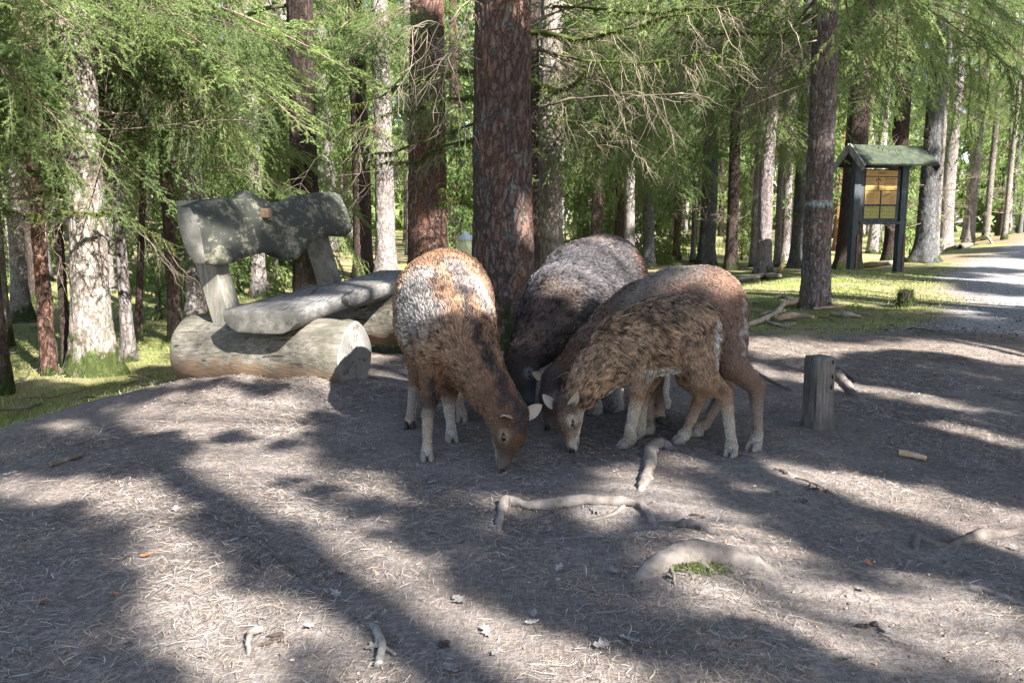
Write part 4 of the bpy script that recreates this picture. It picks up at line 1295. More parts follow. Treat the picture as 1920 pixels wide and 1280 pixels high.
    for (c, rad, pc, st) in pt2:
        if isinstance(c, tuple) and len(c) == 2:        # stripe between two points
            a, b = np.array(c[0]), np.array(c[1]); ba = b - a
            t = np.clip(((V - a) @ ba) / (ba @ ba), 0, 1)
            d = np.linalg.norm(V + wob - a - t[:, None] * ba, axis=1)
        else:
            d = np.linalg.norm(V + wob - np.array(c), axis=1)
        w = st * sstep(rad, rad * 0.45, d)[:, None]
        col = col * (1 - w) + np.array(pc) * w
    for (c, rad, pc, st) in [(hl(0.42, s_ * 0.22, 0.0), 0.17 * L, hc['ring'], 0.85) for s_ in (1, -1)] + [(hl(0.97, 0, -0.03), 0.09 * L, hc['nose'], 0.9)] + [(hl(t_, 0, 0.22 - 0.2 * t_), 0.14 * L, np.array(hc['top']) * 0.8, 0.6) for t_ in (0.15, 0.35, 0.55, 0.7)] + [(hl(t_, s_ * 0.085, -0.145), 0.028 * L, (0.025, 0.02, 0.02), 0.85) for t_ in (0.8, 0.84, 0.88, 0.92) for s_ in (1, -1)]:
        d = np.linalg.norm(V - c, axis=1)
        w = st * sstep(rad, rad * 0.4, d)[:, None]
        col = col * (1 - w) + np.array(pc) * w
    for s_ in (1, -1):
        d = np.linalg.norm(V - hl(0.53, s_ * 0.2, -0.02), axis=1)
        w = 0.7 * sstep(0.07 * L, 0.02 * L, d)[:, None]
        col = col * (1 - w) + np.array((0.04, 0.03, 0.025)) * w
    base = np.array(base)
    root = thing(name, label, 'sheep', base, 0, group)
    body = link('body', mesh_np('body', V - base, [(Q, 0)], [SKINM], True, col * 0.75), root)
    # normals
    P0, P1, P2, P3 = (V[Q[:, k]] for k in range(4))
    fn = np.cross(P2 - P0, P3 - P1)
    area = np.linalg.norm(fn, axis=1) / 2
    fn /= area[:, None] * 2 + 1e-12
    # fur strands
    r = np.random.RandomState(seed)
    flq = fl[Q].mean(1)
    wgt = area * (0.6 + 0.4 * (0.012 / np.maximum(flq, 0.004)))
    f = r.choice(len(Q), fur_n, p=wgt / wgt.sum())
    u, v = r.rand(fur_n, 1), r.rand(fur_n, 1)
    pos = (P0[f] * (1 - u) + P1[f] * u) * (1 - v) + (P3[f] * (1 - u) + P2[f] * u) * v
    nn = fn[f]
    vid = Q[f, 0]
    fdir = fd[vid]
    fdir = fdir - nn * (fdir * nn).sum(1)[:, None]
    fdir /= np.linalg.norm(fdir, axis=1)[:, None] + 1e-9
    # clumping: swing the strands with low noise so they gather into locks
    clump = 18
    sw = vnoise(pos[:, 0] * clump, pos[:, 1] * clump, pos[:, 2] * clump * 0.7, 51)[:, None]
    sw2 = vnoise(pos[:, 0] * 55, pos[:, 1] * 55, pos[:, 2] * 55, 52)[:, None]
    side = np.cross(nn, fdir)
    ln = fl[vid][:, None] * furscale * (0.65 + 0.7 * r.rand(fur_n, 1))
    dirv = fdir * 0.93 + side * (0.45 * sw + 0.25 * sw2 + 0.12 * r.normal(size=(fur_n, 1)))
    lift = (0.26 + 0.16 * sw2 + 0.1 * r.rand(fur_n, 1)) 
    wd = (0.0011 + 0.0011 * np.clip(ln / 0.03, 0, 1)) * furscale
    p0 = pos - nn * 0.002
    p1 = pos + dirv * ln * 0.5 + nn * ln * lift * 0.75
    p2 = pos + dirv * ln + nn * ln * lift * 0.6
    sd = np.cross(dirv, nn + 0.6 * r.normal(size=(fur_n, 3)))
    sd /= np.linalg.norm(sd, axis=1)[:, None] + 1e-9
    FV = np.stack([p0 - sd * wd, p0 + sd * wd, p1 + sd * wd * 0.8, p1 - sd * wd * 0.8, p2], 1).reshape(-1, 3) - base
    k5 = np.arange(fur_n)[:, None] * 5
    # locks: ridges across the flow, darker in the partings (coat colour of base hairs)
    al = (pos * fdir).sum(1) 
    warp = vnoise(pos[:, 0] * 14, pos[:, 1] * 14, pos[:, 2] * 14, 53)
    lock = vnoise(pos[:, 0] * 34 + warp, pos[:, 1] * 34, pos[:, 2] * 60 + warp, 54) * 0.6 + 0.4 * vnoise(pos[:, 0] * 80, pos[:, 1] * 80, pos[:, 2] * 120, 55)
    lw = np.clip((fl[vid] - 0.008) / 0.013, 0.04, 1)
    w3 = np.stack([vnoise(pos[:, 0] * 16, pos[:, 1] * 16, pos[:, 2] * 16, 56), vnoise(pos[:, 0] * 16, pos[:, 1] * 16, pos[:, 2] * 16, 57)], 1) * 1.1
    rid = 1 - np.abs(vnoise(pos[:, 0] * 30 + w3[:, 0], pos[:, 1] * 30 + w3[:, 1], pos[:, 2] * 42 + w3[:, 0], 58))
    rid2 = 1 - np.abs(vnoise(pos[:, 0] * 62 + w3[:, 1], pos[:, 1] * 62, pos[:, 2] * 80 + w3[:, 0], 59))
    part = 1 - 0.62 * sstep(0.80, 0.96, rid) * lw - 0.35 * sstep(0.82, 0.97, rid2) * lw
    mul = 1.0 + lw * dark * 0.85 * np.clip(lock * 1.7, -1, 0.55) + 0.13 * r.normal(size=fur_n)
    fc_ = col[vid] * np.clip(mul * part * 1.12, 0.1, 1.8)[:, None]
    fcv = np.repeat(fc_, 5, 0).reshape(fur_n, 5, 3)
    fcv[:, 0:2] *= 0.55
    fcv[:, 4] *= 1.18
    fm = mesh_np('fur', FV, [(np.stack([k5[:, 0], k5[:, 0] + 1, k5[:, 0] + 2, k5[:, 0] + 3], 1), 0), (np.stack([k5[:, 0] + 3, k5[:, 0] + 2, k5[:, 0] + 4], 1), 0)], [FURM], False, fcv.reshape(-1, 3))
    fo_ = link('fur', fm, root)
    fo_['kind'] = 'stuff'
    # eyes
    for s_ in (1, -1):
        c = hl(0.43, s_ * 0.225 * (1 + 0.9 * (hw - 1)), 0.015)
        g = G()
        outv = nrm(Sv * s_ + Nv * 0.25)
        t1 = nrm(Fv * 0.9 + Nv * 0.15 - outv * np.dot(Fv * 0.9 + Nv * 0.15, outv)); t2 = np.cross(outv, t1)
        a_ = np.linspace(0, 2 * math.pi, 20, endpoint=False)
        rings = []
        for ph in np.linspace(0, math.pi / 2, 7):
            rings.append(c + L * (0.074 * math.cos(ph) * (np.cos(a_)[:, None] * t1 + np.sin(a_)[:, None] * t2 * 0.62) + 0.045 * math.sin(ph) * outv))
        VV = np.concatenate(rings)
        i = np.arange(6)[:, None] * 20; j = np.arange(20)[None, :]
        g.add(VV - base, np.stack([i + j, i + (j + 1) % 20, i + 20 + (j + 1) % 20, i + 20 + j], -1).reshape(-1, 4))
        g.build('eye', EYEM, root)
    # ears: cupped leaves with thickness
    for (s_, dv, up, le) in ears:
        dv = nrm(dv); up = np.array(up, float); up = nrm(up - dv * np.dot(up, dv)); sd_ = np.cross(dv, up)
        o_ = hl(0.06, s_ * 0.21, 0.02)
        nu, nv = 12, 9
        outer, inner = [], []
        for a_ in np.linspace(0, 1, nu):
            w = 0.25 * le * (math.sin(math.pi * min(1.0, a_ * 0.84 + 0.16)) ** 0.8) * (0.75 if a_ < 0.1 else 1)
            for b_ in np.linspace(-1, 1, nv):
                cup = 0.55 * w * (b_ * b_) * (1 - 0.45 * a_)
                p = o_ + dv * le * a_ + sd_ * w * b_ + up * (cup - 0.05 * le * a_ * a_)
                outer.append(p - up * 0.0035); inner.append(p + up * 0.002)
        VV = np.array(outer + inner) - base
        m_ = nu * nv
        F = []
        Fi = []
        for i in range(nu - 1):
            for j in range(nv - 1):
                q = i * nv + j
                F.append((q, q + nv, q + nv + 1, q + 1)); Fi.append((m_ + q, m_ + q + 1, m_ + q + nv + 1, m_ + q + nv))
        for i in range(nu - 1):
            for j in (0, nv - 1):
                q = i * nv + j
                F.append((q, m_ + q, m_ + q + nv, q + nv) if j == 0 else (q, q + nv, m_ + q + nv, m_ + q))
        for j in range(nv - 1):
            q = (nu - 1) * nv + j
            F.append((q, m_ + q, m_ + q + 1, q + 1))
        g = G()
        cc = np.concatenate([np.tile(hc['ear'], (m_, 1)), np.tile(hc['earin'], (m_, 1))])
        g.add(VV, [np.array(F), np.array(Fi)], 0, cc)
        g.build('ear', SKINM, root, col=True)
    # nostrils
    for s_ in (1, -1):
        g = G()
        c = hl(1.02, s_ * 0.055, -0.045)
        V_, F_ = tube([c - Fv * 0.012, c + Fv * 0.0015, c + Fv * 0.003], [0.03 * L, 0.028 * L, 0.012 * L], 8)
        g.add(V_ - base, F_)
        g.build('nostril', BLACKM, root)
    # hooves: two toes each
    for (hp, fwd, sz, colr) in hooves:
        sz = sz * 0.88
        hp = np.array(hp); fw = nrm(np.array([fwd[0], fwd[1], 0.0])); sd_ = np.array([-fw[1], fw[0], 0])
        g = G()
        for s_ in (1, -1):
            prof = [(0.0, 0.55), (0.25, 0.8), (0.75, 0.95), (1.0, 1.0)]
            VV = []
            for (t, sc_) in prof:
                z = 0.040 * sz * (1 - t)
                for a_ in np.linspace(0, 2 * math.pi, 12, endpoint=False):
                    x = (0.034 * sz) * sc_ * math.cos(a_) * (1.25 if math.cos(a_) > 0 else 0.9)
                    y = 0.0155 * sz * sc_ * math.sin(a_)
                    VV.append(hp + fw * (x + 0.012 * sz * t) + sd_ * (y + s_ * 0.0165 * sz) + np.array([0, 0, z]))
            VV = np.array(VV) - base
            i = np.arange(3)[:, None] * 12; j = np.arange(12)[None, :]
            F = np.stack([i + j, i + 12 + j, i + 12 + (j + 1) % 12, i + (j + 1) % 12], -1).reshape(-1, 4)
            g.add(VV, [F, np.array([list(range(12))]), np.array([list(range(36, 48))[::-1]])])
        g.build('hoof', HOOFD if colr == 'dark' else HOOFL, root)
    return root
m_, n_, b_, o_ = mat('eye_dark'); b_.inputs['Base Color'].default_value = (0.012, 0.008, 0.006, 1); b_.inputs['Roughness'].default_value = 0.12; b_.inputs['Specular IOR Level'].default_value = 0.5
EYEM = m_
BLACKM = simple('nostril_black', (0.01, 0.008, 0.008), (0.02, 0.016, 0.015), 30, rough=0.6)
HOOFD = simple('dark_hoof', (0.02, 0.017, 0.015), (0.05, 0.042, 0.038), 60, rough=0.5)
HOOFL = simple('greyish_hoof', (0.16, 0.14, 0.12), (0.28, 0.25, 0.22), 60, rough=0.6)
def cap(a, b, ra, rb, k, col, fl, fd): return (np.array(a), np.array(b), ra, rb, k, col, fl, np.array(fd, float))
def gp(px, py):
    return ground_hit(px, py)
def leg(pts, rads, cols, fl=0.0075, k=0.009):
    out = []
    nr_ = len(rads)
    rads = [q * (1.0 if i < 1 else 0.88 if i < nr_ - 3 else 0.8 if i < nr_ - 1 else 0.88) for i, q in enumerate(rads)]
    for i in range(len(pts) - 1):
        out.append(cap(pts[i], pts[i + 1], rads[i], rads[i + 1], k if i else 0.035, cols[i], fl if i else 0.016, (0, 0, -1)))
    return out
def zup(p, dz=0.0, dx=0.0, dy=0.0): return np.array(p) + np.array([dx, dy, dz])

# --- front sheep: head down to the right, body running away behind it
BR = (0.225, 0.13, 0.078); BRD = (0.16, 0.085, 0.05); WH = (0.44, 0.40, 0.355); CR = (0.36, 0.3, 0.24); SAD = (0.235, 0.215, 0.2); DK = (0.035, 0.026, 0.024)
f1 = gp(801, 860); f2 = gp(846, 826); f3 = gp(769, 801); f4 = np.array([f3[0] + 0.22, f3[1] + 0.12, 0]); f4[2] = zg(f4[0], f4[1])
back1 = nrm(P(838, 540, 3.85) - P(880, 660, 3.35))
pr = [
    cap(P(838, 548, 3.88), P(832, 562, 3.72), 0.195, 0.205, 0.05, BR, 0.020, back1),
    cap(P(832, 570, 3.72), P(834, 600, 3.55), 0.205, 0.20, 0.05, (0.26, 0.17, 0.115), 0.020, back1),
    cap(P(834, 600, 3.55), P(856, 640, 3.38), 0.195, 0.165, 0.05, BR, 0.024, back1),
    cap(P(828, 640, 3.50), P(842, 668, 3.40), 0.14, 0.115, 0.05, BRD, 0.018, back1),
    cap(P(862, 645, 3.36), P(893, 690, 3.25), 0.138, 0.10, 0.04, BR, 0.022, back1),
    cap(P(893, 690, 3.25), P(922, 735, 3.14), 0.097, 0.08, 0.035, BR, 0.018, back1),
    cap(P(922, 735, 3.14), P(946, 775, 3.05), 0.078, 0.068, 0.03, BRD, 0.014, back1),
]
pr += leg([P(812, 690, 3.32), P(806, 752, 3.22), P(802, 775, 3.19), P(801, 835, 3.17), zup(f1, 0.03)], [0.055, 0.034, 0.027, 0.021, 0.026], [BRD, DK, CR, WH])
pr += leg([P(850, 690, 3.45), P(842, 745, 3.45), P(842, 765, 3.45), P(846, 802, 3.45), zup(f2, 0.03)], [0.052, 0.034, 0.028, 0.022, 0.027], [BRD, WH, WH, WH])
pr += leg([P(790, 600, 3.85), P(784, 690, 3.82), P(776, 728, 3.86), P(771, 775, 3.68), zup(f3, 0.03)], [0.12, 0.052, 0.03, 0.021, 0.026], [BR, BR, CR, CR])
pr += leg([P(880, 600, 3.95), P(872, 690, 3.95), P(866, 728, 4.0), P(862, 760, 3.9), zup(f4, 0.03)], [0.12, 0.05, 0.03, 0.021, 0.026], [BR, BR, CR, CR])
pa = [
    ([(775, 520), (765, 575), (790, 600)], 0.13, SAD, 0.9),
    ([(905, 535), (920, 580)], 0.085, (0.34, 0.30, 0.27), 0.8),
    ([(800, 475), (850, 462), (885, 480)], 0.10, (0.2, 0.11, 0.065), 0.85),
    ([(830, 620), (800, 650)], 0.12, (0.33, 0.21, 0.13), 0.6),
    ([(855, 490), (872, 540)], 0.055, (0.15, 0.135, 0.135), 0.85),
    ([(872, 540), (884, 580), (900, 625)], 0.034, (0.06, 0.045, 0.04), 0.9),
    ([(900, 625), (922, 670), (945, 715), (960, 745)], 0.042, (0.045, 0.03, 0.026), 0.85),
    ([(745, 610), (765, 655)], 0.05, (0.36, 0.32, 0.27), 0.7),
    ([(975, 765), (990, 800)], 0.045, (0.03, 0.028, 0.036), 0.85),
    ([(925, 800), (935, 830)], 0.04, (0.19, 0.12, 0.08), 0.6),
    ([(812, 706), (806, 742)], 0.03, (0.03, 0.022, 0.02), 0.85),
    ([(775, 650), (830, 700), (870, 740)], 0.05, (0.16, 0.075, 0.035), 0.6),
]
head1 = dict(O=P(965, 773, 3.04), F=P(950, 880, 2.99) - P(965, 773, 3.04), N=(0.84, -0.52, 0.1), L=0.215, w=1.14,
             cols=dict(top=(0.12, 0.065, 0.04), face=(0.095, 0.068, 0.052), muzzle=(0.17, 0.14, 0.115), jaw=(0.33, 0.29, 0.24), cheek=(0.16, 0.11, 0.078), ring=(0.36, 0.24, 0.16), nose=(0.07, 0.055, 0.05), ear=(0.26, 0.2, 0.17), earin=(0.34, 0.29, 0.25)))
sheep('mouflon_sheep', 'brown ewe with a pale saddle and dark neck stripe, nearest the bench', 'sheep', pr, pa, head1, None,
      [(1, nrm(P(928, 772, 2.92) - P(945, 775, 3.0)) + np.array([0, -0.6, 0]), (0, 0, -1), 0.085), (-1, P(1010, 742, 3.1) - P(970, 765, 3.05), (0.3, -1, 0.1), 0.10)],
      [(f1, (0.1, -1), 1.0, 'l'), (f2, (0.3, -1), 1.0, 'l'), (f3, (0.0, -1), 0.95, 'dark'), (f4, (0, -1), 0.95, 'l')], 62000, 0.0075, 1, base=(P(820, 830, 3.5)[0], 3.5, 0.0), dark=0.3)

# --- lamb, nearest of the right-hand three
LB = (0.29, 0.185, 0.115); LD = (0.17, 0.12, 0.085); LW = (0.42, 0.36, 0.29)
h1 = gp(1176, 838); h2 = gp(1196, 822); h3 = gp(1371, 853); h4 = gp(1277, 830)
dn = (0.85, 0.1, -0.5)
pr = [
    cap(P(1175, 650, 3.34), P(1235, 632, 3.33), 0.128, 0.135, 0.04, LB, 0.030, dn),
    cap(P(1235, 626, 3.33), P(1280, 624, 3.32), 0.135, 0.135, 0.04, LB, 0.030, dn),
    cap(P(1282, 624, 3.32), P(1300, 648, 3.31), 0.134, 0.105, 0.04, LB, 0.028, (0.5, 0, -0.85)),
    cap(P(1165, 665, 3.33), P(1120, 695, 3.29), 0.108, 0.086, 0.04, LB, 0.026, (0.75, 0, 0.5)),
    cap(P(1120, 695, 3.29), P(1085, 738, 3.25), 0.082, 0.066, 0.03, LB, 0.022, (0.6, 0, 0.7)),
    cap(P(1150, 682, 3.32), P(1185, 680, 3.33), 0.08, 0.075, 0.03, LW, 0.028, (0.5, 0, -0.8)),
    cap(P(1225, 660, 3.32), P(1290, 656, 3.31), 0.08, 0.07, 0.03, LW, 0.030, (0.6, 0, -0.8)),
]
pr += leg([P(1205, 668, 3.27), P(1198, 728, 3.22), P(1193, 750, 3.23), P(1182, 805, 3.24), zup(h1, 0.03, 0.01)], [0.07, 0.036, 0.031, 0.024, 0.028], [LB, LB, LW, LW])
pr += leg([P(1225, 680, 3.42), P(1205, 735, 3.42), P(1203, 755, 3.41), P(1202, 795, 3.41), zup(h2, 0.03, 0.005)], [0.065, 0.035, 0.03, 0.023, 0.027], [LB, LB, LW, LW])
pr += leg([P(1302, 655, 3.24), P(1322, 708, 3.18), P(1358, 738, 3.2), P(1364, 765, 3.18), P(1371, 825, 3.16), zup(h3, 0.03)], [0.088, 0.055, 0.033, 0.027, 0.022, 0.027], [LB, LB, LB, LW, LW])
pr += leg([P(1298, 665, 3.38), P(1292, 705, 3.42), P(1315, 738, 3.44), P(1303, 768, 3.43), P(1288, 808, 3.42), zup(h4, 0.03, 0.01)], [0.09, 0.058, 0.033, 0.026, 0.022, 0.027], [LB, LB, LB, (0.4, 0.3, 0.22), LW])
pa = [
    ((P(1170, 560, 3.3), P(1300, 555, 3.3)), 0.11, LD, 0.8),
    ((P(1120, 620, 3.3), P(1180, 590, 3.3)), 0.08, (0.2, 0.12, 0.07), 0.5),
    ((P(1215, 705, 3.25), P(1300, 700, 3.25)), 0.07, (0.62, 0.57, 0.5), 0.9),
    ((P(1130, 735, 3.25), P(1165, 735, 3.25)), 0.045, (0.5, 0.45, 0.38), 0.8),
    ([(1345, 600), (1350, 640), (1348, 680)], 0.03, (0.45, 0.43, 0.4), 0.85),
    (P(1362, 728, 3.15), 0.035, (0.09, 0.05, 0.03), 0.75),
    (P(1210, 712, 3.22), 0.045, (0.11, 0.08, 0.06), 0.6),
    ([(1092, 822), (1082, 838)], 0.026, (0.44, 0.42, 0.39), 0.85),
    ([(1048, 775), (1052, 810)], 0.022, (0.16, 0.105, 0.07), 0.7),
    ([(1058, 838)], 0.013, (0.025, 0.02, 0.02), 0.9),
]
head4 = dict(O=P(1056, 757, 3.235), F=P(1069, 846, 3.18) - P(1056, 757, 3.235), N=(-0.82, -0.55, 0.1), L=0.185,
             cols=dict(top=(0.085, 0.06, 0.048), face=(0.27, 0.19, 0.13), muzzle=(0.36, 0.28, 0.21), jaw=(0.55, 0.48, 0.4), cheek=(0.42, 0.34, 0.26), ring=(0.5, 0.42, 0.34), nose=(0.06, 0.05, 0.045), ear=(0.2, 0.15, 0.11), earin=(0.42, 0.36, 0.3)))
sheep('mouflon_lamb', 'small woolly lamb with cream legs, nearest of the three feeding on the right', 'sheep', pr, pa, head4, None,
      [(-1, P(1092, 746, 3.14) - P(1076, 768, 3.18), (0.4, -1, -0.1), 0.08), (1, P(1022, 736, 3.26) - P(1045, 758, 3.24), (-0.3, -1, 0.1), 0.08)],
      [(h1, (-0.9, -0.3), 0.95, 'l'), (h2, (-0.9, -0.3), 0.9, 'l'), (h3, (-0.5, -0.8), 0.95, 'l'), (h4, (-0.95, -0.2), 0.9, 'l')], 66000, 0.007, 2, base=(P(1250, 840, 3.3)[0], 3.3, 0.0), dark=0.62, furscale=1.1)

# --- brown ewe behind the lamb
B3 = (0.2, 0.13, 0.095); G3 = (0.22, 0.185, 0.16); L3 = (0.27, 0.21, 0.165)
k1 = gp(1218, 812); k3 = gp(1416, 842); k4 = gp(1308, 816); k2 = zup(gp(1240, 806), 0.03)
dn = (0.9, -0.2, -0.35)
pr = [
    cap(P(1318, 572, 3.50), P(1270, 578, 3.56), 0.163, 0.165, 0.05, B3, 0.013, dn),
    cap(P(1270, 582, 3.56), P(1210, 598, 3.64), 0.163, 0.155, 0.05, G3, 0.015, dn),
    cap(P(1210, 603, 3.64), P(1168, 622, 3.68), 0.158, 0.14, 0.05, B3, 0.02, dn),
    cap(P(1336, 590, 3.50), P(1345, 640, 3.46), 0.142, 0.11, 0.05, B3, 0.014, (0.2, 0, -1)),
    cap(P(1165, 620, 3.68), P(1115, 655, 3.66), 0.125, 0.10, 0.04, B3, 0.022, (0.7, 0, 0.5)),
    cap(P(1115, 655, 3.66), P(1060, 705, 3.60), 0.095, 0.075, 0.035, (0.15, 0.085, 0.055), 0.02, (0.7, 0, 0.6)),
]
pr += leg([P(1215, 665, 3.58), P(1222, 720, 3.55), P(1216, 745, 3.54), P(1216, 790, 3.5), zup(k1, 0.03)], [0.07, 0.036, 0.03, 0.022, 0.026], [B3, (0.12, 0.075, 0.05), L3, L3])
pr += leg([P(1225, 660, 3.7), P(1228, 728, 3.62), P(1237, 760, 3.55), zup(k2, 0.045, -0.015), zup(k2, 0.03)], [0.065, 0.034, 0.028, 0.024, 0.022], [B3, B3, L3, (0.3, 0.22, 0.16)])
pr += leg([P(1352, 630, 3.43), P(1372, 682, 3.34), P(1418, 724, 3.36), P(1419, 755, 3.33), P(1421, 815, 3.27), zup(k3, 0.03)], [0.105, 0.066, 0.04, 0.03, 0.024, 0.029], [B3, B3, B3, L3, LW])
pr += leg([P(1325, 640, 3.58), P(1332, 690, 3.56), P(1362, 725, 3.6), P(1345, 755, 3.56), P(1322, 795, 3.5), zup(k4, 0.03)], [0.11, 0.07, 0.038, 0.03, 0.024, 0.029], [B3, B3, B3, L3, L3])
pa = [
    ((P(1240, 520, 3.55), P(1300, 510, 3.5)), 0.13, (0.27, 0.235, 0.21), 0.7),
    ([(1340, 500), (1380, 540), (1390, 600)], 0.08, (0.22, 0.13, 0.09), 0.6),
    ([(1400, 560), (1402, 620), (1400, 660)], 0.022, WH, 0.9),
    ((P(1130, 590, 3.6), P(1180, 550, 3.6)), 0.07, (0.12, 0.08, 0.06), 0.6),
    (P(1250, 700, 3.5), 0.09, CR, 0.6),
]
head3 = dict(O=P(1038, 705, 3.57), F=P(1022, 806, 3.48) - P(1038, 705, 3.57), N=(-0.80, -0.58, 0.05), L=0.225,
             cols=dict(top=(0.075, 0.055, 0.05), face=(0.07, 0.045, 0.035), muzzle=(0.12, 0.095, 0.085), jaw=(0.11, 0.075, 0.055), cheek=(0.13, 0.085, 0.06), ring=(0.28, 0.22, 0.18), nose=(0.04, 0.035, 0.035), ear=(0.09, 0.07, 0.06), earin=(0.34, 0.28, 0.2)))
sheep('mouflon_sheep', 'brown ewe standing directly behind the lamb, its pale rump towards the post', 'sheep', pr, pa, head3, None,
      [(-1, P(1072, 700, 3.42) - P(1052, 712, 3.5), (0.3, -1, -0.1), 0.085), (1, P(1003, 692, 3.6) - P(1020, 702, 3.57), (-0.3, -1, 0.1), 0.075)],
      [(k1, (-0.9, -0.3), 0.95, 'l'), (k2, (0.6, -0.6), 0.95, 'dark'), (k3, (-0.7, -0.6), 1.05, 'l'), (k4, (-0.9, -0.3), 1.0, 'l')], 52000, 0.008, 3, base=(P(1300, 830, 3.5)[0], 3.5, 0.0), dark=0.5)

# --- dark grey ewe at the back
B2 = (0.075, 0.057, 0.05); G2 = (0.085, 0.075, 0.075)
q1 = gp(1248, 765); q2 = gp(1160, 770); q3 = gp(1120, 775); q4 = gp(1070, 780)
dn = (0.75, 0.4, -0.2)
pr = [
    cap(P(1132, 520, 4.35), P(1095, 535, 4.22), 0.215, 0.215, 0.05, G2, 0.018, dn),
    cap(P(1095, 540, 4.22), P(1058, 568, 4.06), 0.213, 0.19, 0.05, G2, 0.02, dn),
    cap(P(1060, 572, 4.06), P(1035, 600, 3.98), 0.185, 0.16, 0.05, B2, 0.024, (0.6, 0.3, 0.5)),
    cap(P(1032, 600, 3.97), P(1005, 640, 3.86), 0.145, 0.11, 0.045, B2, 0.026, (0.5, 0.3, 0.7)),
    cap(P(1005, 640, 3.86), P(978, 672, 3.78), 0.10, 0.078, 0.035, B2, 0.02, (0.5, 0.2, 0.7)),
    cap(P(1148, 545, 4.38), P(1165, 600, 4.35), 0.175, 0.13, 0.05, (0.2, 0.12, 0.08), 0.014, (0.2, 0, -1)),
]
pr += leg([P(1060, 620, 4.0), P(1070, 690, 3.98), P(1068, 715, 3.96), P(1068, 755, 3.92), zup(q4, 0.03)], [0.08, 0.037, 0.03, 0.022, 0.027], [B2, B2, L3, WH])
pr += leg([P(1100, 620, 4.05), P(1115, 690, 4.05), P(1118, 715, 4.0), P(1119, 750, 3.98), zup(q3, 0.03)], [0.08, 0.037, 0.03, 0.022, 0.027], [B2, B2, L3, WH])
pr += leg([P(1200, 590, 4.3), P(1215, 650, 4.25), P(1250, 690, 4.2), P(1247, 715, 4.1), P(1247, 745, 4.05), zup(q1, 0.03)], [0.12, 0.06, 0.034, 0.026, 0.023, 0.028], [B2, B2, CR, WH, WH])
pr += leg([P(1150, 600, 4.35), P(1150, 660, 4.3), P(1165, 690, 4.3), P(1162, 715, 4.2), P(1160, 750, 4.05), zup(q2, 0.03)], [0.12, 0.06, 0.034, 0.026, 0.023, 0.028], [B2, B2, CR, WH, WH])
pa = [
    ((P(1010, 520, 3.95), P(1075, 460, 4.0)), 0.15, (0.13, 0.12, 0.13), 0.75),
    ((P(1030, 500, 3.9), P(1000, 600, 3.8)), 0.10, (0.09, 0.065, 0.055), 0.85),
    (P(1060, 560, 3.85), 0.11, (0.07, 0.05, 0.04), 0.85),
    ([(1085, 490), (1120, 510), (1170, 500)], 0.12, (0.09, 0.082, 0.085), 0.85),
    ([(1060, 455), (1110, 440), (1170, 440)], 0.05, (0.07, 0.055, 0.055), 0.7),
    ((P(1100, 438, 4.2), P(1170, 435, 4.4)), 0.09, (0.10, 0.075, 0.07), 0.85),
    (P(1200, 500, 4.3), 0.13, (0.2, 0.11, 0.075), 0.8),
]
head2 = dict(O=P(970, 674, 3.76), F=P(992, 768, 3.62) - P(970, 674, 3.76), N=(-0.72, -0.68, 0.2), L=0.225,
             cols=dict(top=(0.05, 0.042, 0.042), face=(0.035, 0.035, 0.042), muzzle=(0.08, 0.08, 0.085), jaw=(0.05, 0.045, 0.045), cheek=(0.06, 0.05, 0.045), ring=(0.2, 0.2, 0.2), nose=(0.02, 0.02, 0.02), ear=(0.12, 0.11, 0.11), earin=(0.16, 0.14, 0.13)))
sheep('mouflon_sheep', 'dark ewe with a frosted grey back, farthest behind by the thick trunk', 'sheep', pr, pa, head2, None,
      [(-1, P(1000, 662, 3.6) - P(984, 676, 3.68), (0.3, -1, -0.3), 0.09), (1, P(945, 655, 3.8) - P(958, 668, 3.76), (-0.3, -1, 0.1), 0.08)],
      [(q1, (-0.8, -0.5), 1.0, 'l'), (q2, (-0.8, -0.5), 1.0, 'l'), (q3, (-0.8, -0.5), 1.0, 'l'), (q4, (-0.8, -0.5), 1.0, 'l')], 52000, 0.0085, 4, base=(P(1110, 780, 4.1)[0], 4.1, 0.0), dark=0.75)
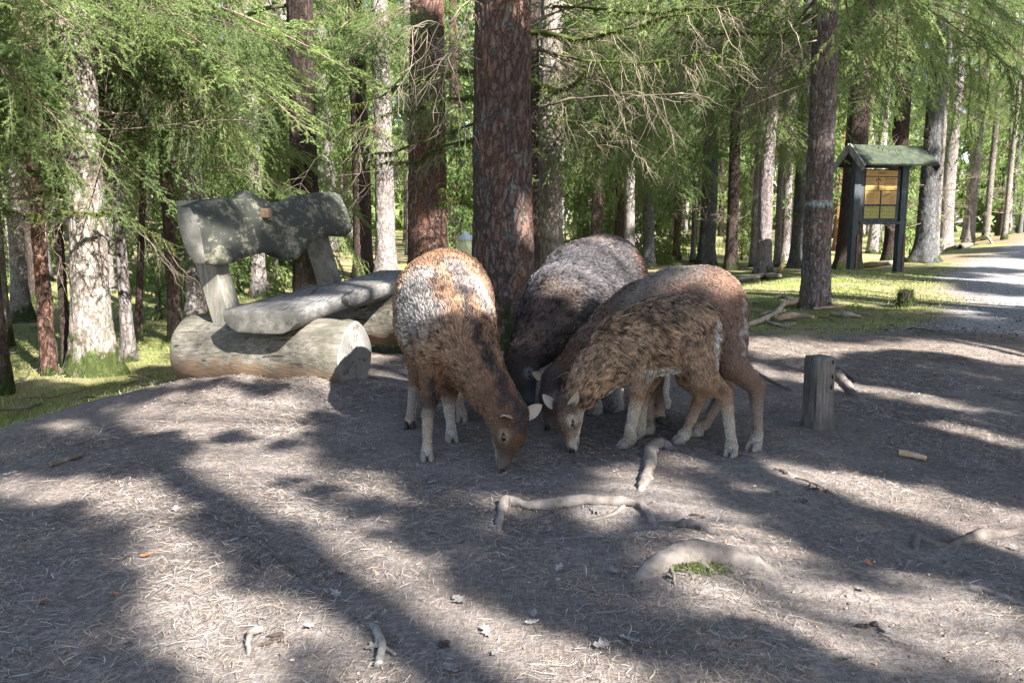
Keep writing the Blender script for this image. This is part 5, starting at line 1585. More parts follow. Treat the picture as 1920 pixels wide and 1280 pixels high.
# ------------------------------------------------------------------ forest floor: litter, leaves, roots, sticks
FLOORW = simple('root_bark', (0.12, 0.10, 0.088), (0.27, 0.235, 0.205), 22, (1, 1, 1), bmp=0.6, dist=0.006)
DARKROOT = simple('dark_root_bark', (0.08, 0.065, 0.055), (0.2, 0.17, 0.15), 22, bmp=0.6, dist=0.006)
def zf(x, y): return float(zfine(np.array(x), np.array(y)))
def floor_path(path, lift):
    out = []
    for i, (px, py) in enumerate(path):
        p = ground_hit(px, py)
        l = lift[i] if isinstance(lift, (list, tuple)) else lift
        out.append((p[0], p[1], zf(p[0], p[1]) + l))
    return np.array(out)
def floor_tube(name, label, cat, path, rad, lift, m, group=None, seed=0, amp=0.3, extra=(), flat=1.0, n=10, sub=6):
    pts = floor_path(path, lift)
    c = pts.mean(0)
    pts = spline(pts, sub)
    rr = np.interp(np.linspace(0, 1, len(pts)), np.linspace(0, 1, len(rad)), rad) * (0.82 if name == 'tree_root' else 1.0)
    g = G()
    V, F = tube(pts - c, rr, n, True, seed, amp)
    V = V + 0.0045 * np.stack([vnoise(V[:, 0] * 35, V[:, 1] * 60, V[:, 2] * 60, seed + q) for q in (1, 2, 3)], 1) + 0.002 * np.stack([vnoise(V[:, 0] * 110, V[:, 1] * 150, V[:, 2] * 150, seed + q) for q in (4, 5, 6)], 1)
    if flat != 1.0:
        V[:, 2] *= flat
    g.add(V, F)
    for (p2, r2, l2) in extra:
        q = spline(floor_path(p2, l2), 4)
        V, F = tube(q - c, np.linspace(r2[0], r2[-1], len(q)), 7, True, seed + 5, amp)
        g.add(V, F)
    o = g.build(name, m, None, True, loc=c)
    return tag(o, label, cat, group)
RG = 'roots breaking through the trodden ground'
floor_tube('tree_root', 'long level root arching over a hollow in front of the feeding sheep', 'root', [(934, 996), (940, 965), (952, 944), (985, 952), (1040, 950), (1100, 944), (1165, 944), (1200, 950), (1216, 970), (1234, 988)], [0.012, 0.018, 0.022, 0.02, 0.022, 0.021, 0.02, 0.017, 0.014, 0.01], [-0.01, 0.006, 0.012, 0.010, 0.010, 0.010, 0.010, 0.010, 0.004, -0.012], FLOORW, RG, 1, extra=[([(1170, 948), (1150, 965), (1120, 972), (1095, 976)], [0.008, 0.003], 0.002), ([(1000, 950), (985, 938), (960, 930)], [0.007, 0.002], 0.0)])
floor_tube('tree_root', 'short pale root stub standing up just in front of the lamb', 'root', [(1262, 842), (1240, 838), (1222, 848), (1218, 876), (1210, 900), (1199, 922)], [0.02, 0.03, 0.03, 0.026, 0.024, 0.018], [-0.01, 0.012, 0.02, 0.01, 0.004, -0.012], FLOORW, RG, 2)
floor_tube('tree_root', 'thick humped root with a green moss tuft, nearest the camera', 'root', [(1180, 1092), (1215, 1072), (1260, 1050), (1320, 1038), (1385, 1050), (1430, 1062), (1478, 1080)], [0.012, 0.034, 0.048, 0.05, 0.042, 0.03, 0.012], [-0.012, -0.010, -0.006, -0.004, -0.006, -0.008, -0.014], FLOORW, RG, 3, 0.25, extra=[([(1300, 1045), (1340, 1075), (1400, 1100), (1470, 1130)], [0.018, 0.004], -0.006), ([(1230, 1066), (1195, 1090), (1170, 1110)], [0.014, 0.003], -0.008)])
floor_tube('tree_root', 'dark sunken root running right from the long level root', 'root', [(1236, 984), (1275, 985), (1310, 992), (1345, 1004), (1390, 1018)], [0.012, 0.018, 0.02, 0.015, 0.008], [-0.006, 0.004, 0.004, -0.002, -0.01], DARKROOT, RG, 4)
floor_tube('tree_root', 'dark ridge of root at the right edge of the photo', 'root', [(1716, 1034), (1722, 1010), (1735, 1016), (1765, 1024), (1800, 1018), (1840, 1004), (1885, 1002), (1940, 986)], [0.008, 0.016, 0.017, 0.014, 0.018, 0.02, 0.02, 0.018], [-0.006, 0.003, 0.002, -0.004, 0.002, 0.004, 0.0, -0.002], DARKROOT, RG, 5)
floor_tube('tree_root', 'low grey root below the dark ridge, near the right edge', 'root', [(1786, 1100), (1820, 1104), (1860, 1112), (1900, 1126), (1940, 1134)], [0.004, 0.010, 0.011, 0.010, 0.008], [-0.003, 0.002, 0.0, 0.001, -0.003], FLOORW, RG, 6)
floor_tube('tree_root', 'thin pale root thread branching below the thick humped root', 'root', [(1255, 1062), (1262, 1085), (1268, 1100)], [0.006, 0.006, 0.003], 0.004, FLOORW, RG, 7)
floor_tube('tree_root', 'broad gnarled root emerging right beside the weathered stake', 'root', [(1545, 700), (1570, 708), (1592, 728), (1618, 758)], [0.05, 0.045, 0.035, 0.012], [0.0, 0.004, 0.0, -0.01], DARKROOT, RG, 8, extra=[([(1550, 694), (1575, 697), (1592, 706), (1604, 716)], [0.02, 0.006], 0.01)])
floor_tube('stick', 'grey forked stick lying in the needles at the bottom', 'stick', [(700, 1178), (706, 1195), (716, 1214), (712, 1232), (712, 1250)], [0.007, 0.008, 0.009, 0.008, 0.007], 0.008, simple('grey_stick', (0.12, 0.115, 0.1), (0.27, 0.255, 0.235), 30), None, 9, 0.2, extra=[([(714, 1212), (726, 1220), (742, 1232)], [0.006, 0.002], 0.008)])
floor_tube('stick', 'curved grey stick standing out of the ground, bottom left of the forked one', 'stick', [(462, 1228), (466, 1208), (478, 1196), (492, 1192)], [0.004, 0.006, 0.007, 0.006], [0.0, 0.012, 0.014, 0.01], FLOORW, None, 10)
floor_tube('stick', 'dark rotten stick lying on the left of the mound', 'stick', [(94, 876), (115, 868), (138, 862), (152, 857)], [0.014, 0.013, 0.012, 0.01], 0.012, DARKROOT, None, 11)
floor_tube('stick', 'long thin dark twig lying along the shadow left of centre', 'stick', [(378, 962), (430, 985), (480, 1015), (530, 1055), (585, 1105)], [0.002, 0.0035, 0.004, 0.0035, 0.002], 0.006, simple('thin_dark_twig', (0.08, 0.06, 0.055), (0.16, 0.13, 0.12), 30), None, 12, n=5)
floor_tube('stick', 'short peeled orange stick right of the stake', 'stick', [(1685, 854), (1710, 858), (1735, 864)], [0.012, 0.012, 0.010], 0.012, simple('peeled_orange_wood', (0.4, 0.24, 0.13), (0.55, 0.4, 0.26), 20), None, 13, 0.1)
floor_tube('stick', 'thin bent twig between the brown ewe and the stake', 'stick', [(1418, 698), (1440, 712), (1462, 725), (1484, 736)], [0.006, 0.007, 0.006, 0.003], 0.01, DARKROOT, None, 14)
floor_tube('stick', 'pale thin twig lying on the right of the sheep shadows', 'stick', [(1492, 898), (1515, 905), (1545, 918), (1568, 932)], [0.002, 0.004, 0.003, 0.002], 0.006, DEADTWIG, None, 15, n=5)
floor_tube('stick', 'dark twig lying in the left moss beside the mound', 'stick', [(0, 770), (30, 768), (58, 766), (80, 758)], [0.008, 0.01, 0.01, 0.006], 0.012, DEADTWIG, None, 16)
# green tuft on the humped root
g = G(); r = np.random.RandomState(5)
c = floor_path([(1300, 1062)], 0.0)[0]
nn = 1300
p = np.stack([r.normal(size=nn) * 0.045, r.normal(size=nn) * 0.022, np.zeros(nn)], 1)
p[:, 2] = zfine(p[:, 0] + c[0], p[:, 1] + c[1]) - c[2] + 0.008 * r.rand(nn)
d = np.stack([r.normal(size=nn) * 0.5, r.normal(size=nn) * 0.5, r.rand(nn) + 0.2], 1) * 0.009
q = np.cross(d, r.normal(size=(nn, 3))); q /= np.linalg.norm(q, axis=1)[:, None] / 0.0018
g.add(np.stack([p - q, p + q, p + d], 1).reshape(-1, 3), np.arange(3 * nn).reshape(-1, 3))
tag(g.build('moss_tuft', simple('bright_moss', (0.06, 0.08, 0.02), (0.15, 0.18, 0.06), 30), None, False, loc=c), 'bright green moss tuft growing against the thick humped root', 'moss', kind='stuff')

# weathered stake
pb = ground_hit(1531, 800)
st = thing('wooden_stake', 'short weathered square stake standing alone right of the sheep', 'post', pb, R(18))
hst = (P(1528, 668, pb[1])[2] - pb[2])
zs = np.linspace(-0.08, hst, 16)
g = G(); V = []
nst = 28
for i, z in enumerate(zs):
    a = np.linspace(0, 2 * math.pi, nst, endpoint=False)
    sq = 1.0 / np.maximum(np.abs(np.cos(a)), np.abs(np.sin(a))) ** 0.72
    rr = 0.052 * sq * (1 + 0.05 * vnoise(np.cos(a) * 4, np.sin(a) * 4, z * 3, 90) + 0.04 * vnoise(a * 7, 0, z * 1.5, 91))
    rr = rr * (1.0 + 0.12 * sstep(0.12, -0.02, z)) * (0.96 if i == len(zs) - 1 else 1)
    V.append(np.stack([rr * np.cos(a), rr * np.sin(a), np.full(nst, z)], 1))
V.append(np.array([[0, 0, hst + 0.004]]))
V = np.concatenate(V)
i = np.arange(15)[:, None] * nst; j = np.arange(nst)[None, :]
F = np.stack([i + j, i + (j + 1) % nst, i + nst + (j + 1) % nst, i + nst + j], -1).reshape(-1, 4)
T_ = np.array([(15 * nst + q, 15 * nst + (q + 1) % nst, 16 * nst) for q in range(nst)])
g.add(V, [F, T_])
g.build('shaft', wood('stake_wood', (0.13, 0.115, 0.10), (0.3, 0.27, 0.24), (16, 16, 0.8), 5, soot=(0.1, 0.09, 0.08), bmp=1.0, dist=0.02), st)
for (ax_, az_) in ((0.018, 0.30), (0.019, 0.235), (0.016, 0.19)):
    g = G(); V, F = tube([(ax_, -0.062, az_ + 0.01), (ax_, -0.0645, az_), (ax_, -0.062, az_ - 0.01)], [0.003, 0.0045, 0.002], 6); g.add(V, F)
    g.build('knot_hole', BLACKM, st)
pb = ground_hit(1697, 574)
g = G(); V = []
r = np.random.RandomState(3)
for k, (rr, z) in enumerate([(0.1, -0.05), (0.085, 0.02), (0.075, 0.08), (0.07, 0.13), (0.055, 0.155), (0.0, 0.155)]):
    a = np.linspace(0, 2 * math.pi, 16, endpoint=False)
    V.append(np.stack([rr * (1 + 0.15 * r.normal(size=16)) * np.cos(a), rr * np.sin(a), z + 0.02 * r.normal(size=16)], 1))
V = np.concatenate(V); i = np.arange(5)[:, None] * 16; j = np.arange(16)[None, :]
g.add(V, np.stack([i + j, i + (j + 1) % 16, i + 16 + (j + 1) % 16, i + 16 + j], -1).reshape(-1, 4))
nn = 2500
idx = r.randint(0, 80, nn); p = V[idx] * (1 + 0.06 * r.rand(nn, 1)) + r.normal(size=(nn, 3)) * 0.015
d = r.normal(size=(nn, 3)) * 0.008; q = r.normal(size=(nn, 3)) * 0.003
g.add(np.stack([p - q, p + q, p + d], 1).reshape(-1, 3), np.arange(3 * nn).reshape(-1, 3), 1)
tag(g.build('mossy_stump', [BARK['dark'], simple('dark_moss', (0.03, 0.045, 0.015), (0.08, 0.11, 0.03), 20)], None, True, loc=pb), 'small dark mossy stump on the grass verge by the track', 'stump')

# broken wood round the foot of the ringed trunk
BROK = simple('broken_wood', (0.2, 0.13, 0.09), (0.44, 0.34, 0.25), 9, bmp=0.6, dist=0.01)
PALEW = simple('pale_split_wood', (0.24, 0.19, 0.14), (0.45, 0.38, 0.29), 9, bmp=0.4)
WG = 'broken branches piled by the ringed trunk'
for k, (lab, path, rad, lift, m_) in enumerate([
        ('long pale forked branch reaching left out of the wood pile', [(1400, 612), (1430, 606), (1455, 596), (1475, 580), (1484, 574)], [0.02, 0.022, 0.022, 0.016, 0.008], [0.02, 0.03, 0.05, 0.1, 0.13], PALEW),
        ('reddish rotten branch at the left of the wood pile', [(1428, 597), (1450, 592), (1472, 588)], [0.02, 0.026, 0.014], 0.03, BROK),
        ('thick brown branch lying in the middle of the wood pile', [(1455, 604), (1490, 600), (1525, 603)], [0.024, 0.03, 0.014], 0.04, BROK),
        ('bark covered branch leaning on the foot of the ringed trunk', [(1470, 586), (1500, 576), (1520, 572)], [0.03, 0.03, 0.02], 0.09, BROK),
        ('pale split log right of the wood pile in the sun', [(1560, 592), (1585, 594), (1612, 597)], [0.018, 0.03, 0.014], 0.02, PALEW),
        ('brown stick lying behind the pale split log', [(1525, 588), (1560, 585), (1583, 584)], [0.012, 0.014, 0.01], 0.05, BROK),
        ('curved pale chip on top of the wood pile', [(1452, 580), (1466, 577), (1478, 582)], [0.02, 0.024, 0.012], 0.12, PALEW),
        ('slim branch sticking out below the wood pile', [(1432, 604), (1455, 612), (1476, 616)], [0.014, 0.012, 0.006], 0.02, PALEW),
        ('dark chunk of bark under the wood pile', [(1460, 613), (1475, 611), (1492, 610)], [0.02, 0.03, 0.02], 0.01, DARKROOT),
        ('short grey stick propped against the ringed trunk', [(1528, 582), (1532, 575), (1534, 566)], [0.012, 0.012, 0.006], [0.0, 0.12, 0.22], FLOORW)]):
    floor_tube('fallen_branch', lab, 'branch', path, rad, lift, m_, WG, 30 + k, 0.35)
floor_tube('fallen_branch', 'long pale fallen branch with an upturned fork beyond the ewes', 'branch', [(1385, 530), (1410, 526), (1440, 523), (1462, 524)], [0.03, 0.05, 0.06, 0.03], 0.06, PALEW, None, 50, 0.3)
floor_tube('fallen_branch', 'upturned curved stub rising from the long pale fallen branch', 'branch', [(1455, 523), (1463, 523), (1466, 522), (1468, 521)], [0.04, 0.035, 0.025, 0.01], [0.1, 0.16, 0.26, 0.36], simple('yellowish_wood', (0.25, 0.19, 0.1), (0.4, 0.32, 0.18), 9), None, 51, 0.2)
floor_tube('fallen_branch', 'arched pale branch lying at the far edge of the gravel track', 'branch', [(1822, 456), (1835, 455), (1850, 455), (1860, 457)], [0.05, 0.05, 0.05, 0.04], [0.02, 0.16, 0.18, 0.02], PALEW, None, 52, 0.2)
floor_tube('fallen_branch', 'grey log lying in front of the far trunks by the track', 'branch', [(1778, 470), (1800, 466), (1822, 461)], [0.07, 0.08, 0.06], 0.05, DARKROOT, None, 53, 0.2)
floor_tube('fallen_branch', 'pale log lying under the notice board', 'branch', [(1612, 502), (1640, 500), (1672, 497)], [0.05, 0.07, 0.05], 0.05, PALEW, None, 54, 0.2)

# dry leaves
LEAFM = simple('dry_leaf', (0.15, 0.135, 0.125), (0.29, 0.27, 0.255), 30, obj_rand=0.25, rough=0.6)
LEAFO = simple('orange_leaf', (0.35, 0.12, 0.05), (0.5, 0.22, 0.1), 30, rough=0.6)
def leaf_mesh(seed):
    r = np.random.RandomState(seed)
    n = 26
    t = np.linspace(0, 1, n)
    w = 0.021 * np.sin(math.pi * t ** 0.85) * (1 + 0.42 * np.sin(t * 21 + seed)) + 0.001
    rows = []
    curl = r.uniform(0.5, 5)
    for i in range(n):
        x = (t[i] - 0.5) * 0.075
        for s in (-1, -0.5, 0, 0.5, 1):
            y = s * w[i]
            rows.append((x, y, curl * y * y * 2 + 4 * x * x * (1 + s * 0.5) + 0.0008 * r.normal()))
    V = np.array(rows)
    i = np.arange(n - 1)[:, None] * 5; j = np.arange(4)[None, :]
    F = np.stack([i + j, i + 5 + j, i + 6 + j, i + 1 + j], -1).reshape(-1, 4)
    V2 = np.concatenate([V, V - (0, 0, 0.0006)])
    m = len(V)
    return mesh_np('dry_leaf', V2, [(np.concatenate([F, F[:, ::-1] + m]), 0)], [LEAFM], True)
LV = [leaf_mesh(400 + k) for k in range(5)]
leaf_px = [(541, 908), (912, 1190), (640, 1078), (580, 1178), (1150, 1078), (1127, 1215), (1208, 1210), (1386, 1200), (1616, 1112), (1820, 1052), (1590, 1240), (1500, 1262), (690, 1158), (630, 1118), (845, 1258), (860, 1128), (1002, 1156), (998, 1172), (1048, 1070), (810, 905), (130, 1092), (146, 1256), (392, 1270), (360, 878), (18, 892), (455, 1010), (1310, 880), (1366, 905), (1400, 1012), (700, 1215), (1180, 1200), (1255, 1085), (1940 - 40, 1030), (1120, 960), (720, 1150), (330, 960), (478, 1060), (1660, 1190), (240, 1210), (930, 1230)]
for k, (px, py) in enumerate(leaf_px):
    p = ground_hit(px, py)
    o = link('dry_leaf', LV[k % 5], None, (p[0], p[1], zf(p[0], p[1]) + 0.008))
    o.rotation_euler = (R(rnd.uniform(-22, 22)), R(rnd.uniform(-22, 22)), rnd.uniform(0, 6.28))
    s_ = rnd.uniform(0.28, 0.6)
    o.scale = (s_, s_ * rnd.uniform(0.7, 1.1), s_)
    tag(o, 'pale curled dry leaf lying among the brown needles', 'leaf', 'dry leaves scattered over the needle litter')
for k, (px, py) in enumerate([(78, 1136), (216, 1118), (275, 1042), (505, 930), (1215, 848), (1628, 1062)]):
    p = ground_hit(px, py)
    me = LV[k % 5].copy(); me.materials.clear(); me.materials.append(LEAFO)
    o = link('dry_leaf', me, None, (p[0], p[1], zf(p[0], p[1]) + 0.008))
    o.rotation_euler = (R(rnd.uniform(-20, 20)), R(rnd.uniform(-20, 20)), rnd.uniform(0, 6.28)); o.scale = (0.45,) * 3
    tag(o, 'small orange brown dry leaf lying on the needles', 'leaf', 'small orange leaves on the needle litter')

# needle litter on the trodden ground
r = np.random.RandomState(9)
nn = 460000
x = r.uniform(-3.4, 4.8, nn); y = 1.1 + 6.0 * r.rand(nn) ** 1.35
clm = vnoise(x * 2.2, y * 2.2, 0, 41) + 0.6 * vnoise(x * 7, y * 7, 0, 42) + 0.35 * vnoise(x * 20, y * 20, 0, 43)
keep = (np.abs(x) < 0.66 * y + 0.35) & (r.rand(nn) < np.clip(0.5 + 0.75 * clm, 0.04, 1.0)) & (crest(x, y) < 0.35)
gg_, gv_, gd_ = masks(x, y)
keep &= (r.rand(nn) > gg_ * 0.9)
x, y, clm = x[keep], y[keep], clm[keep]
nn = len(x)
print('needles', nn)
ang = r.uniform(0, 2 * math.pi, nn) + 0
ang = np.where(r.rand(nn) < 0.45, 0.25 + 1.2 * vnoise(x * 1.5, y * 1.5, 0, 44) + 0.4 * r.normal(size=nn), ang)
L = r.uniform(0.016, 0.048, nn) * (0.9 + 0.3 * (y > 3.5))
bend = r.normal(size=nn) * 0.22
zl = zfine(x, y) + 0.001 + 0.006 * r.rand(nn) * np.clip(1 + clm, 0.2, 2)
dx, dy = np.cos(ang), np.sin(ang)
w = (0.00042 + 0.00015 * y) * r.uniform(0.7, 1.4, nn)
tilt = r.normal(size=nn) * 0.12
V = np.zeros((nn, 6, 3))
for k, t in enumerate((-0.5, 0.0, 0.5)):
    cx = x + dx * L * t - dy * L * bend * (t * t)
    cy = y + dy * L * t + dx * L * bend * (t * t)
    cz = zl + tilt * L * t + 0.003 * (0.25 - t * t) * r.uniform(-1, 3, nn)
    ww = w * (1 if k == 1 else 0.6)
    V[:, 2 * k] = np.stack([cx - dy * ww, cy + dx * ww, cz], 1)
    V[:, 2 * k + 1] = np.stack([cx + dy * ww, cy - dx * ww, cz + w * 0.4], 1)
pal = np.array([(0.35, 0.295, 0.245), (0.24, 0.195, 0.165), (0.46, 0.415, 0.36), (0.12, 0.10, 0.09), (0.31, 0.29, 0.285), (0.36, 0.27, 0.19)])
cc = pal[r.choice(6, nn, p=[0.22, 0.26, 0.08, 0.23, 0.14, 0.07])] * r.uniform(0.6, 1.3, (nn, 1))
k6 = np.arange(nn)[:, None] * 6
F = np.concatenate([k6 + np.array([[0, 1, 3, 2]]), k6 + np.array([[2, 3, 5, 4]])])
o = link('needle_litter', mesh_np('needle_litter', V.reshape(-1, 3), [(F, 0)], [LITTER], False, np.repeat(cc, 6, 0)))
tag(o, 'brown and straw coloured fallen needles covering the trodden ground', 'needle litter', kind='stuff')
# a few dark clods kicked up by hooves
lump_px = [(1462, 884), (1470, 888), (1530, 914), (1540, 922), (1528, 922), (1496, 940), (515, 1196), (522, 1204), (832, 1212), (1312, 966), (1640, 1182), (240, 1042)]
# bits of bark, crumbs of soil and small cones
def lumps(name, label, cat, xs, ys, sz, cols, m, seed):
    r = np.random.RandomState(seed)
    ico = np.array([(0, 0, 1), (0.9, 0, 0.2), (0.28, 0.85, 0.2), (-0.72, 0.52, 0.2), (-0.72, -0.52, 0.2), (0.28, -0.85, 0.2), (0, 0, -0.6)], float)
    fi = np.array([(0, 1, 2), (0, 2, 3), (0, 3, 4), (0, 4, 5), (0, 5, 1), (6, 2, 1), (6, 3, 2), (6, 4, 3), (6, 5, 4), (6, 1, 5)])
    n = len(xs)
    V = ico[None] * (1 + 0.3 * r.normal(size=(n, 7, 1))) * sz[:, None, None] * np.stack([r.uniform(0.7, 1.7, n), r.uniform(0.6, 1.1, n), r.uniform(0.4, 0.9, n)], 1)[:, None, :]
    a = r.uniform(0, 6.28, n); c, s = np.cos(a)[:, None], np.sin(a)[:, None]
    X = V[..., 0] * c - V[..., 1] * s + xs[:, None]; Y = V[..., 0] * s + V[..., 1] * c + ys[:, None]
    Z = V[..., 2] + zfine(xs, ys)[:, None] + sz[:, None] * 0.25
    cc = np.repeat(cols, 7, 0)
    o = link(name, mesh_np(name, np.stack([X, Y, Z], -1).reshape(-1, 3), [((np.arange(n)[:, None, None] * 7 + fi[None]).reshape(-1, 3), 0)], [m], False, cc))
    return tag(o, label, cat, kind='stuff')
nn = 9000
x = r.uniform(-3, 4.5, nn); y = 1.1 + 6 * r.rand(nn) ** 1.4
lumps('soil_crumbs', 'crumbs of soil, bark and tiny stones among the needles', 'crumbs', x, y, r.uniform(0.0015, 0.006, nn) * (0.7 + 0.12 * y), np.array([(0.2, 0.15, 0.12)]) * r.uniform(0.4, 2.0, (nn, 1)), LITTER, 12)
cp = np.array([ground_hit(*q) for q in lump_px for _ in range(4)]) + np.random.RandomState(4).normal(size=(len(lump_px) * 4, 3)) * 0.012
lumps('soil_clods', 'dark clods of earth kicked up on the trodden ground', 'clods', cp[:, 0], cp[:, 1], np.random.RandomState(5).uniform(0.004, 0.013, len(cp)), np.tile((0.05, 0.038, 0.03), (len(cp), 1)), LITTER, 15)
nn = 1000
y = 6.9 + 7 * r.rand(nn) ** 1.6
x = np.asarray(road_left(y)) + r.normal(size=nn) * 0.8 + 0.35
lumps('fallen_cones', 'dark cones and droppings strewn along the edge of the track', 'cones', x, y, r.uniform(0.004, 0.012, nn), np.array([(0.05, 0.04, 0.035)]) * r.uniform(0.5, 1.6, (nn, 1)), LITTER, 13)
nn = 26000
y = 6.9 + 14 * r.rand(nn) ** 1.5
x = np.asarray(road_left(y)) + 6 * r.rand(nn) - 0.3
lumps('track_gravel', 'small grey stones covering the forest track', 'gravel', x, y, r.uniform(0.003, 0.008, nn), np.array([(0.38, 0.36, 0.35)]) * r.uniform(0.45, 1.4, (nn, 1)), LITTER, 14)

# grass and moss blades on the verge and in the left clearing
nn = 210000
y = 3.4 + 13 * r.rand(nn) ** 1.3
x = r.uniform(-0.72, 0.72, nn) * (y + 0.5)
gg_, gv_, gd_ = masks(x, y)
keep = (r.rand(nn) < gg_ * (1 - gd_ * 0.75) * np.clip(0.75 + 0.7 * vnoise(x * 1.6, y * 1.6, 0, 46), 0.1, 1)) & (gv_ < 0.3)
x, y = x[keep], y[keep]; nn = len(x); print('grass', nn)
zz = zfine(x, y)
hgt = r.uniform(0.012, 0.035, nn) * (1 + 0.5 * (r.rand(nn) < 0.1))
a = r.uniform(0, 6.28, nn)
ln = r.normal(size=(nn, 2)) * 0.6
w = 0.0016 + 0.00028 * y
b0 = np.stack([x - np.cos(a) * w, y - np.sin(a) * w, zz - 0.002], 1)
b1 = np.stack([x + np.cos(a) * w, y + np.sin(a) * w, zz - 0.002], 1)
tp = np.stack([x + ln[:, 0] * hgt, y + ln[:, 1] * hgt, zz + hgt], 1)
gcol = np.array([(0.13, 0.17, 0.04), (0.21, 0.24, 0.07), (0.30, 0.29, 0.12), (0.08, 0.11, 0.025)])[r.choice(4, nn, p=[0.35, 0.3, 0.2, 0.15])] * r.uniform(0.8, 1.2, (nn, 1))
o = link('grass', mesh_np('grass', np.stack([b0, b1, tp], 1).reshape(-1, 3), [(np.arange(3 * nn).reshape(-1, 3), 0)], [LITTER], False, np.repeat(gcol, 3, 0)))
tag(o, 'short yellowish grass and moss on the forest floor', 'grass', kind='stuff')
# fallen twigs on the forest floor
g = G()
for k in range(520):
    yy = 4.5 + 15 * r.rand() ** 1.2
    xx = r.uniform(-0.7, 0.7) * yy
    a_, b_, c_ = masks(np.array([xx]), np.array([yy]))
    if a_[0] < 0.4 or b_[0] > 0.2: continue
    an = r.uniform(0, 6.28); l = r.uniform(0.1, 0.6)
    pts = [(xx + math.cos(an) * l * t, yy + math.sin(an) * l * t + 0.03 * r.normal(), zf(xx + math.cos(an) * l * t, yy + math.sin(an) * l * t) + 0.012 + 0.02 * r.rand()) for t in (0, 0.4, 0.75, 1)]
    V, F = tube(pts, [0.006, 0.005, 0.004, 0.002], 4); g.add(V, F)
tag(g.build('fallen_twigs', DEADTWIG, None), 'dead twigs scattered over the moss between the trunks', 'twigs', kind='stuff')

# ------------------------------------------------------------------ unseen wood behind the viewer; boughs added to shape the dappled shade
LITP = [
    [(0, 893), (330, 903), (320, 938), (150, 930), (0, 932)],
    [(215, 955), (330, 960), (420, 1060), (470, 1150), (500, 1215), (520, 1280), (360, 1280), (300, 1180), (240, 1040)],
    [(375, 825), (487, 840), (640, 872), (735, 915), (740, 940), (640, 905), (487, 868), (375, 846)],
    [(330, 868), (487, 905), (600, 950), (700, 1005), (800, 1075), (930, 1155), (1010, 1250), (1040, 1280), (900, 1280), (760, 1150), (620, 1030), (487, 950), (340, 888)],
    [(60, 800), (300, 752), (430, 735), (555, 742), (545, 785), (560, 815), (420, 805), (200, 800)],
    [(1180, 850), (1270, 840), (1260, 890), (1430, 1000), (1340, 1015), (1190, 950)],
    [(1160, 1030), (1300, 1015), (1420, 1030), (1450, 1080), (1560, 1150), (1480, 1165), (1250, 1095)],
    [(860, 885), (940, 890), (1200, 915), (1190, 935), (1000, 940), (870, 930)],
    [(1400, 640), (1700, 605), (1920, 612), (1920, 690), (1750, 640), (1560, 655), (1400, 668)],
    [(1420, 850), (1540, 882), (1700, 945), (1920, 1015), (1920, 1050), (1700, 975), (1520, 910)],
    [(1740, 785), (1880, 822), (1870, 840), (1750, 805)],
    [(1600, 1210), (1920, 1180), (1920, 1280), (1720, 1280)],
    [(1020, 1180), (1200, 1230), (1320, 1280), (1080, 1280)],
    [(680, 690), (745, 690), (770, 730), (700, 740)],
    [(1560, 880), (1920, 955), (1920, 985), (1560, 900)],
    [(1330, 1010), (1560, 1085), (1720, 1130), (1690, 1155), (1500, 1105)],
    [(1400, 688), (1560, 700), (1800, 758), (1800, 782), (1550, 722), (1400, 708)],
    [(0, 1190), (100, 1230), (160, 1280), (0, 1280)],
    [(560, 1120), (700, 1190), (830, 1280), (740, 1280), (600, 1180)],
    [(1700, 1070), (1920, 1130), (1920, 1150), (1700, 1090)],
]
def in_poly(px, py, poly):
    c = False
    n = len(poly)
    j = n - 1
    for i in range(n):
        xi, yi = poly[i]; xj, yj = poly[j]
        if ((yi > py) != (yj > py)) and (px < (xj - xi) * (py - yi) / (yj - yi) + xi): c = not c
        j = i
    return c
UV = np.array([SUNV[1], -SUNV[0], 0.0]); UV /= np.linalg.norm(UV)
rr_ = random.Random(21)
SHADE = []
def try_shade(G0, zlo, zhi, sc, check=True, force=False):
    G0 = np.array(G0, float)
    t = (rr_.uniform(zlo, zhi) - G0[2]) / SUNV[2]
    B = G0 + SUNV * t
    if B[1] > -1.2 and abs(B[0]) < 0.62 * B[1] + 2.0:
        pass
    w = B - KP
    d = np.linalg.norm(w - (w @ SUNV)[:, None] * SUNV, axis=1)
    if (d < KR + 0.55 * sc).any() and not force: return False
    if check:
        for du, dv in ((0, 0), (-0.17, 0), (0.17, 0), (0, -0.4), (0, 0.4), (0.14, 0.24), (-0.14, -0.24), (0.14, -0.24), (-0.14, 0.24), (0, 0.2), (0, -0.2)):
            q = G0 + np.array([0.788 * du - 0.616 * dv, 0.616 * du + 0.788 * dv, 0]) * (sc / 0.42)
            if q[1] < 0.4: continue
            X, Y_ = project(q)
            if any(in_poly(float(X), float(Y_), pl) for pl in LITP): return False
    SHADE.append((B, sc))
    return True
xg = -3.6
while xg < 5.6:
    yg = 0.6
    while yg < 7.0:
        x, y = xg + rr_.uniform(-0.08, 0.08), yg + rr_.uniform(-0.08, 0.08)
        if abs(x) < 0.68 * y + 0.9:
            g0_ = (x, y, zg(x, y))
            if not try_shade(g0_, 4.6, 7.5, rr_.uniform(0.22, 0.36)) and y < 4.6:
                if not try_shade(g0_, 3.6, 5.5, 0.19):
                    try_shade(g0_, 3.4, 4.8, 0.13)
                for _q in range(2):
                    x2, y2 = x + rr_.uniform(-0.08, 0.08), y + rr_.uniform(-0.08, 0.08)
                    try_shade((x2, y2, zg(x2, y2)), 3.4, 4.8, 0.12)
        yg += 0.155
    xg += 0.155
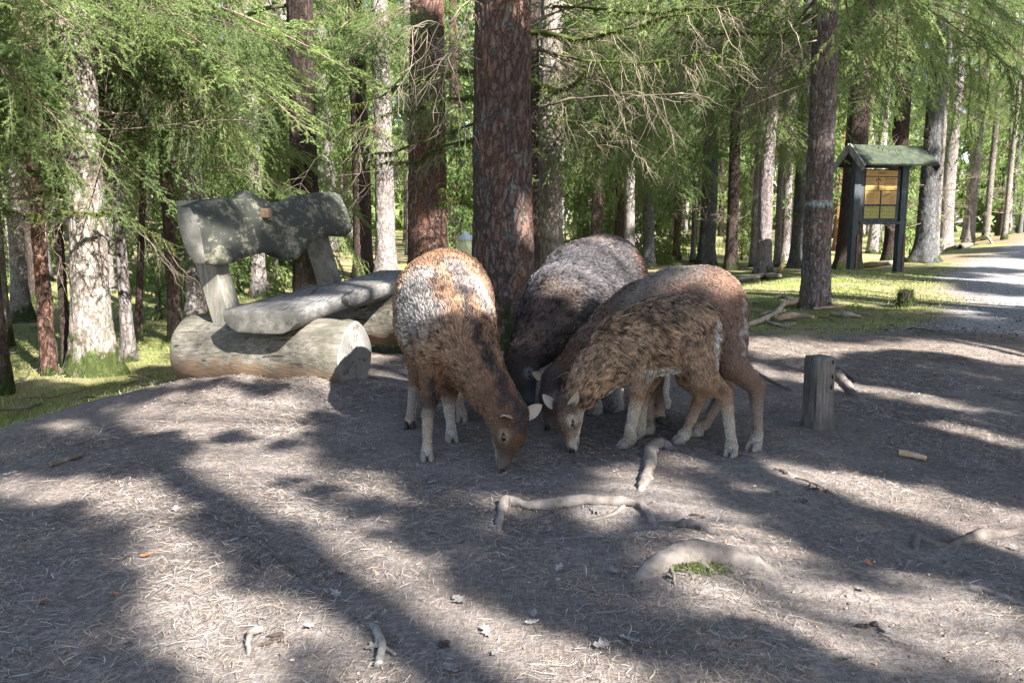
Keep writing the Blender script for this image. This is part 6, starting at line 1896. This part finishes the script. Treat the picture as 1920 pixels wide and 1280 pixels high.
# coarser shade over the verge, the track and the trunks
for k in range(560):
    y = rr_.uniform(7.0, 24); x = rr_.uniform(0.05, 0.75) * y
    if float(vnoise(x * 0.25 + 3, y * 0.9, 0, 81)) + 0.3 * float(vnoise(x * 0.8, y * 2.2, 0, 82)) > 0.05: continue
    try_shade((x, y, zg(x, y)), 8, 15, rr_.uniform(0.8, 1.3), False)
for (px, y0, y1, Y, wd_, cnt_) in [(940, 100, 620, 6.05, 0.2, 110), (802, 60, 480, 9.0, 0.25, 70), (577, 150, 500, 10, 0.3, 60), (681, 250, 500, 12, 0.3, 30), (1496, 200, 490, 14, 0.3, 60), (400, 480, 520, 4.35, 0.05, 8), (540, 370, 470, 4.9, 0.35, 80), (620, 370, 450, 5.4, 0.3, 40), (560, 470, 540, 5.4, 0.15, 16),
                               (1000, 620, 800, 3.3, 0.25, 50), (950, 780, 870, 3.0, 0.15, 30), (1200, 600, 800, 3.3, 0.3, 60), (1330, 560, 800, 3.4, 0.2, 50), (1640, 280, 500, 15, 0.7, 150), (1700, 60, 300, 8, 1.5, 22), (1400, 60, 300, 8, 1.2, 10), (880, 640, 740, 3.3, 0.15, 14), (1150, 150, 420, 14, 1.5, 30)]:
    for k in range(cnt_):
        p = P(px, rr_.uniform(y0, y1), Y) + np.array([rr_.uniform(-wd_, wd_), rr_.uniform(-0.1, 0.1), 0])
        sc_ = rr_.uniform(0.25, 0.42) if Y < 7 else rr_.uniform(0.6, 1.0)
        q_ = p - SUNV * ((p[2] - 0.0) / SUNV[2])
        X, Y_ = project(q_)
        if Y < 7 and any(in_poly(float(X), float(Y_), pl) for pl in LITP): continue
        try_shade(p, max(p[2] + 4, 6), max(p[2] + 6, 9.5), sc_, False)
print('shade boughs', len(SHADE))
bt = [(3.4, -4.6), (5.4, -5.5), (7.4, -4.2), (8.4, -10.6), (7.25, -7.85), (9.8, -6.2), (10.4, -2.6), (10.2, -9.4), (13.0, -5.5), (12.5, -1.5), (13.5, 3.5), (11.5, 0.8), (15.5, 7.0)]
bt += [(0.788 * u - 0.616 * v, 0.616 * u + 0.788 * v) for u, v in ((2.45, -5), (3.62, -4.2), (4.4, -5), (0.22, -6), (4.05, -8), (1.72, -12))]  # thin trunks added to throw narrow shadow stripes
BT = []
for k, (x, y) in enumerate(bt):
    t = thing('spruce_tree', 'tall spruce behind the viewer shading the mound', 'tree', (x, y, zg(x, y)), 0, 'spruces behind the viewer')
    g = G(); V, F = trunk_geo(0.14 if k < 13 else 0.085, 17, (0, 0), k + 60, 16, 0.4, False); g.add(V, F); g.build('trunk', BARK['dark'], t)
    BT.append([t, x, y, G(), 0])
for (B, sc) in SHADE:
    c = sorted(BT, key=lambda q: (q[1] - B[0]) ** 2 + (q[2] - B[1]) ** 2 + (1e6 if q[4] >= 280 else 0))[0]
    t = c[0]
    c[4] += 1
    base = np.array(t.location)
    p = B - base
    az = math.atan2(-SY, -SX) + rr_.uniform(-0.15, 0.15)
    # the bough's middle sits on the ray
    off = np.array([math.cos(az), math.sin(az), 0]) * 0.75 * sc
    q = p - off
    o = put(rr_.choice(DENSE), 'branch', t, q[2], az, R(rr_.uniform(-10, 6)), sc, (q[0], q[1]), R(rr_.uniform(-25, 25)))  # added sun blocker, hung out of view where shade is wanted
    if c[4] % 7: continue
    V, F = tube([(0, 0, q[2] + 0.2 + 0.02 * math.hypot(q[0], q[1])), tuple(q * np.array([0.5, 0.5, 1]) + np.array([0, 0, 0.15])), tuple(q)], [0.012, 0.008, 0.004], 3, False)
    c[3].add(V, F)  # token limb tying an added blocker to its trunk
for c in BT:
    if c[3].n: c[3].build('limbs', TWIG, c[0])
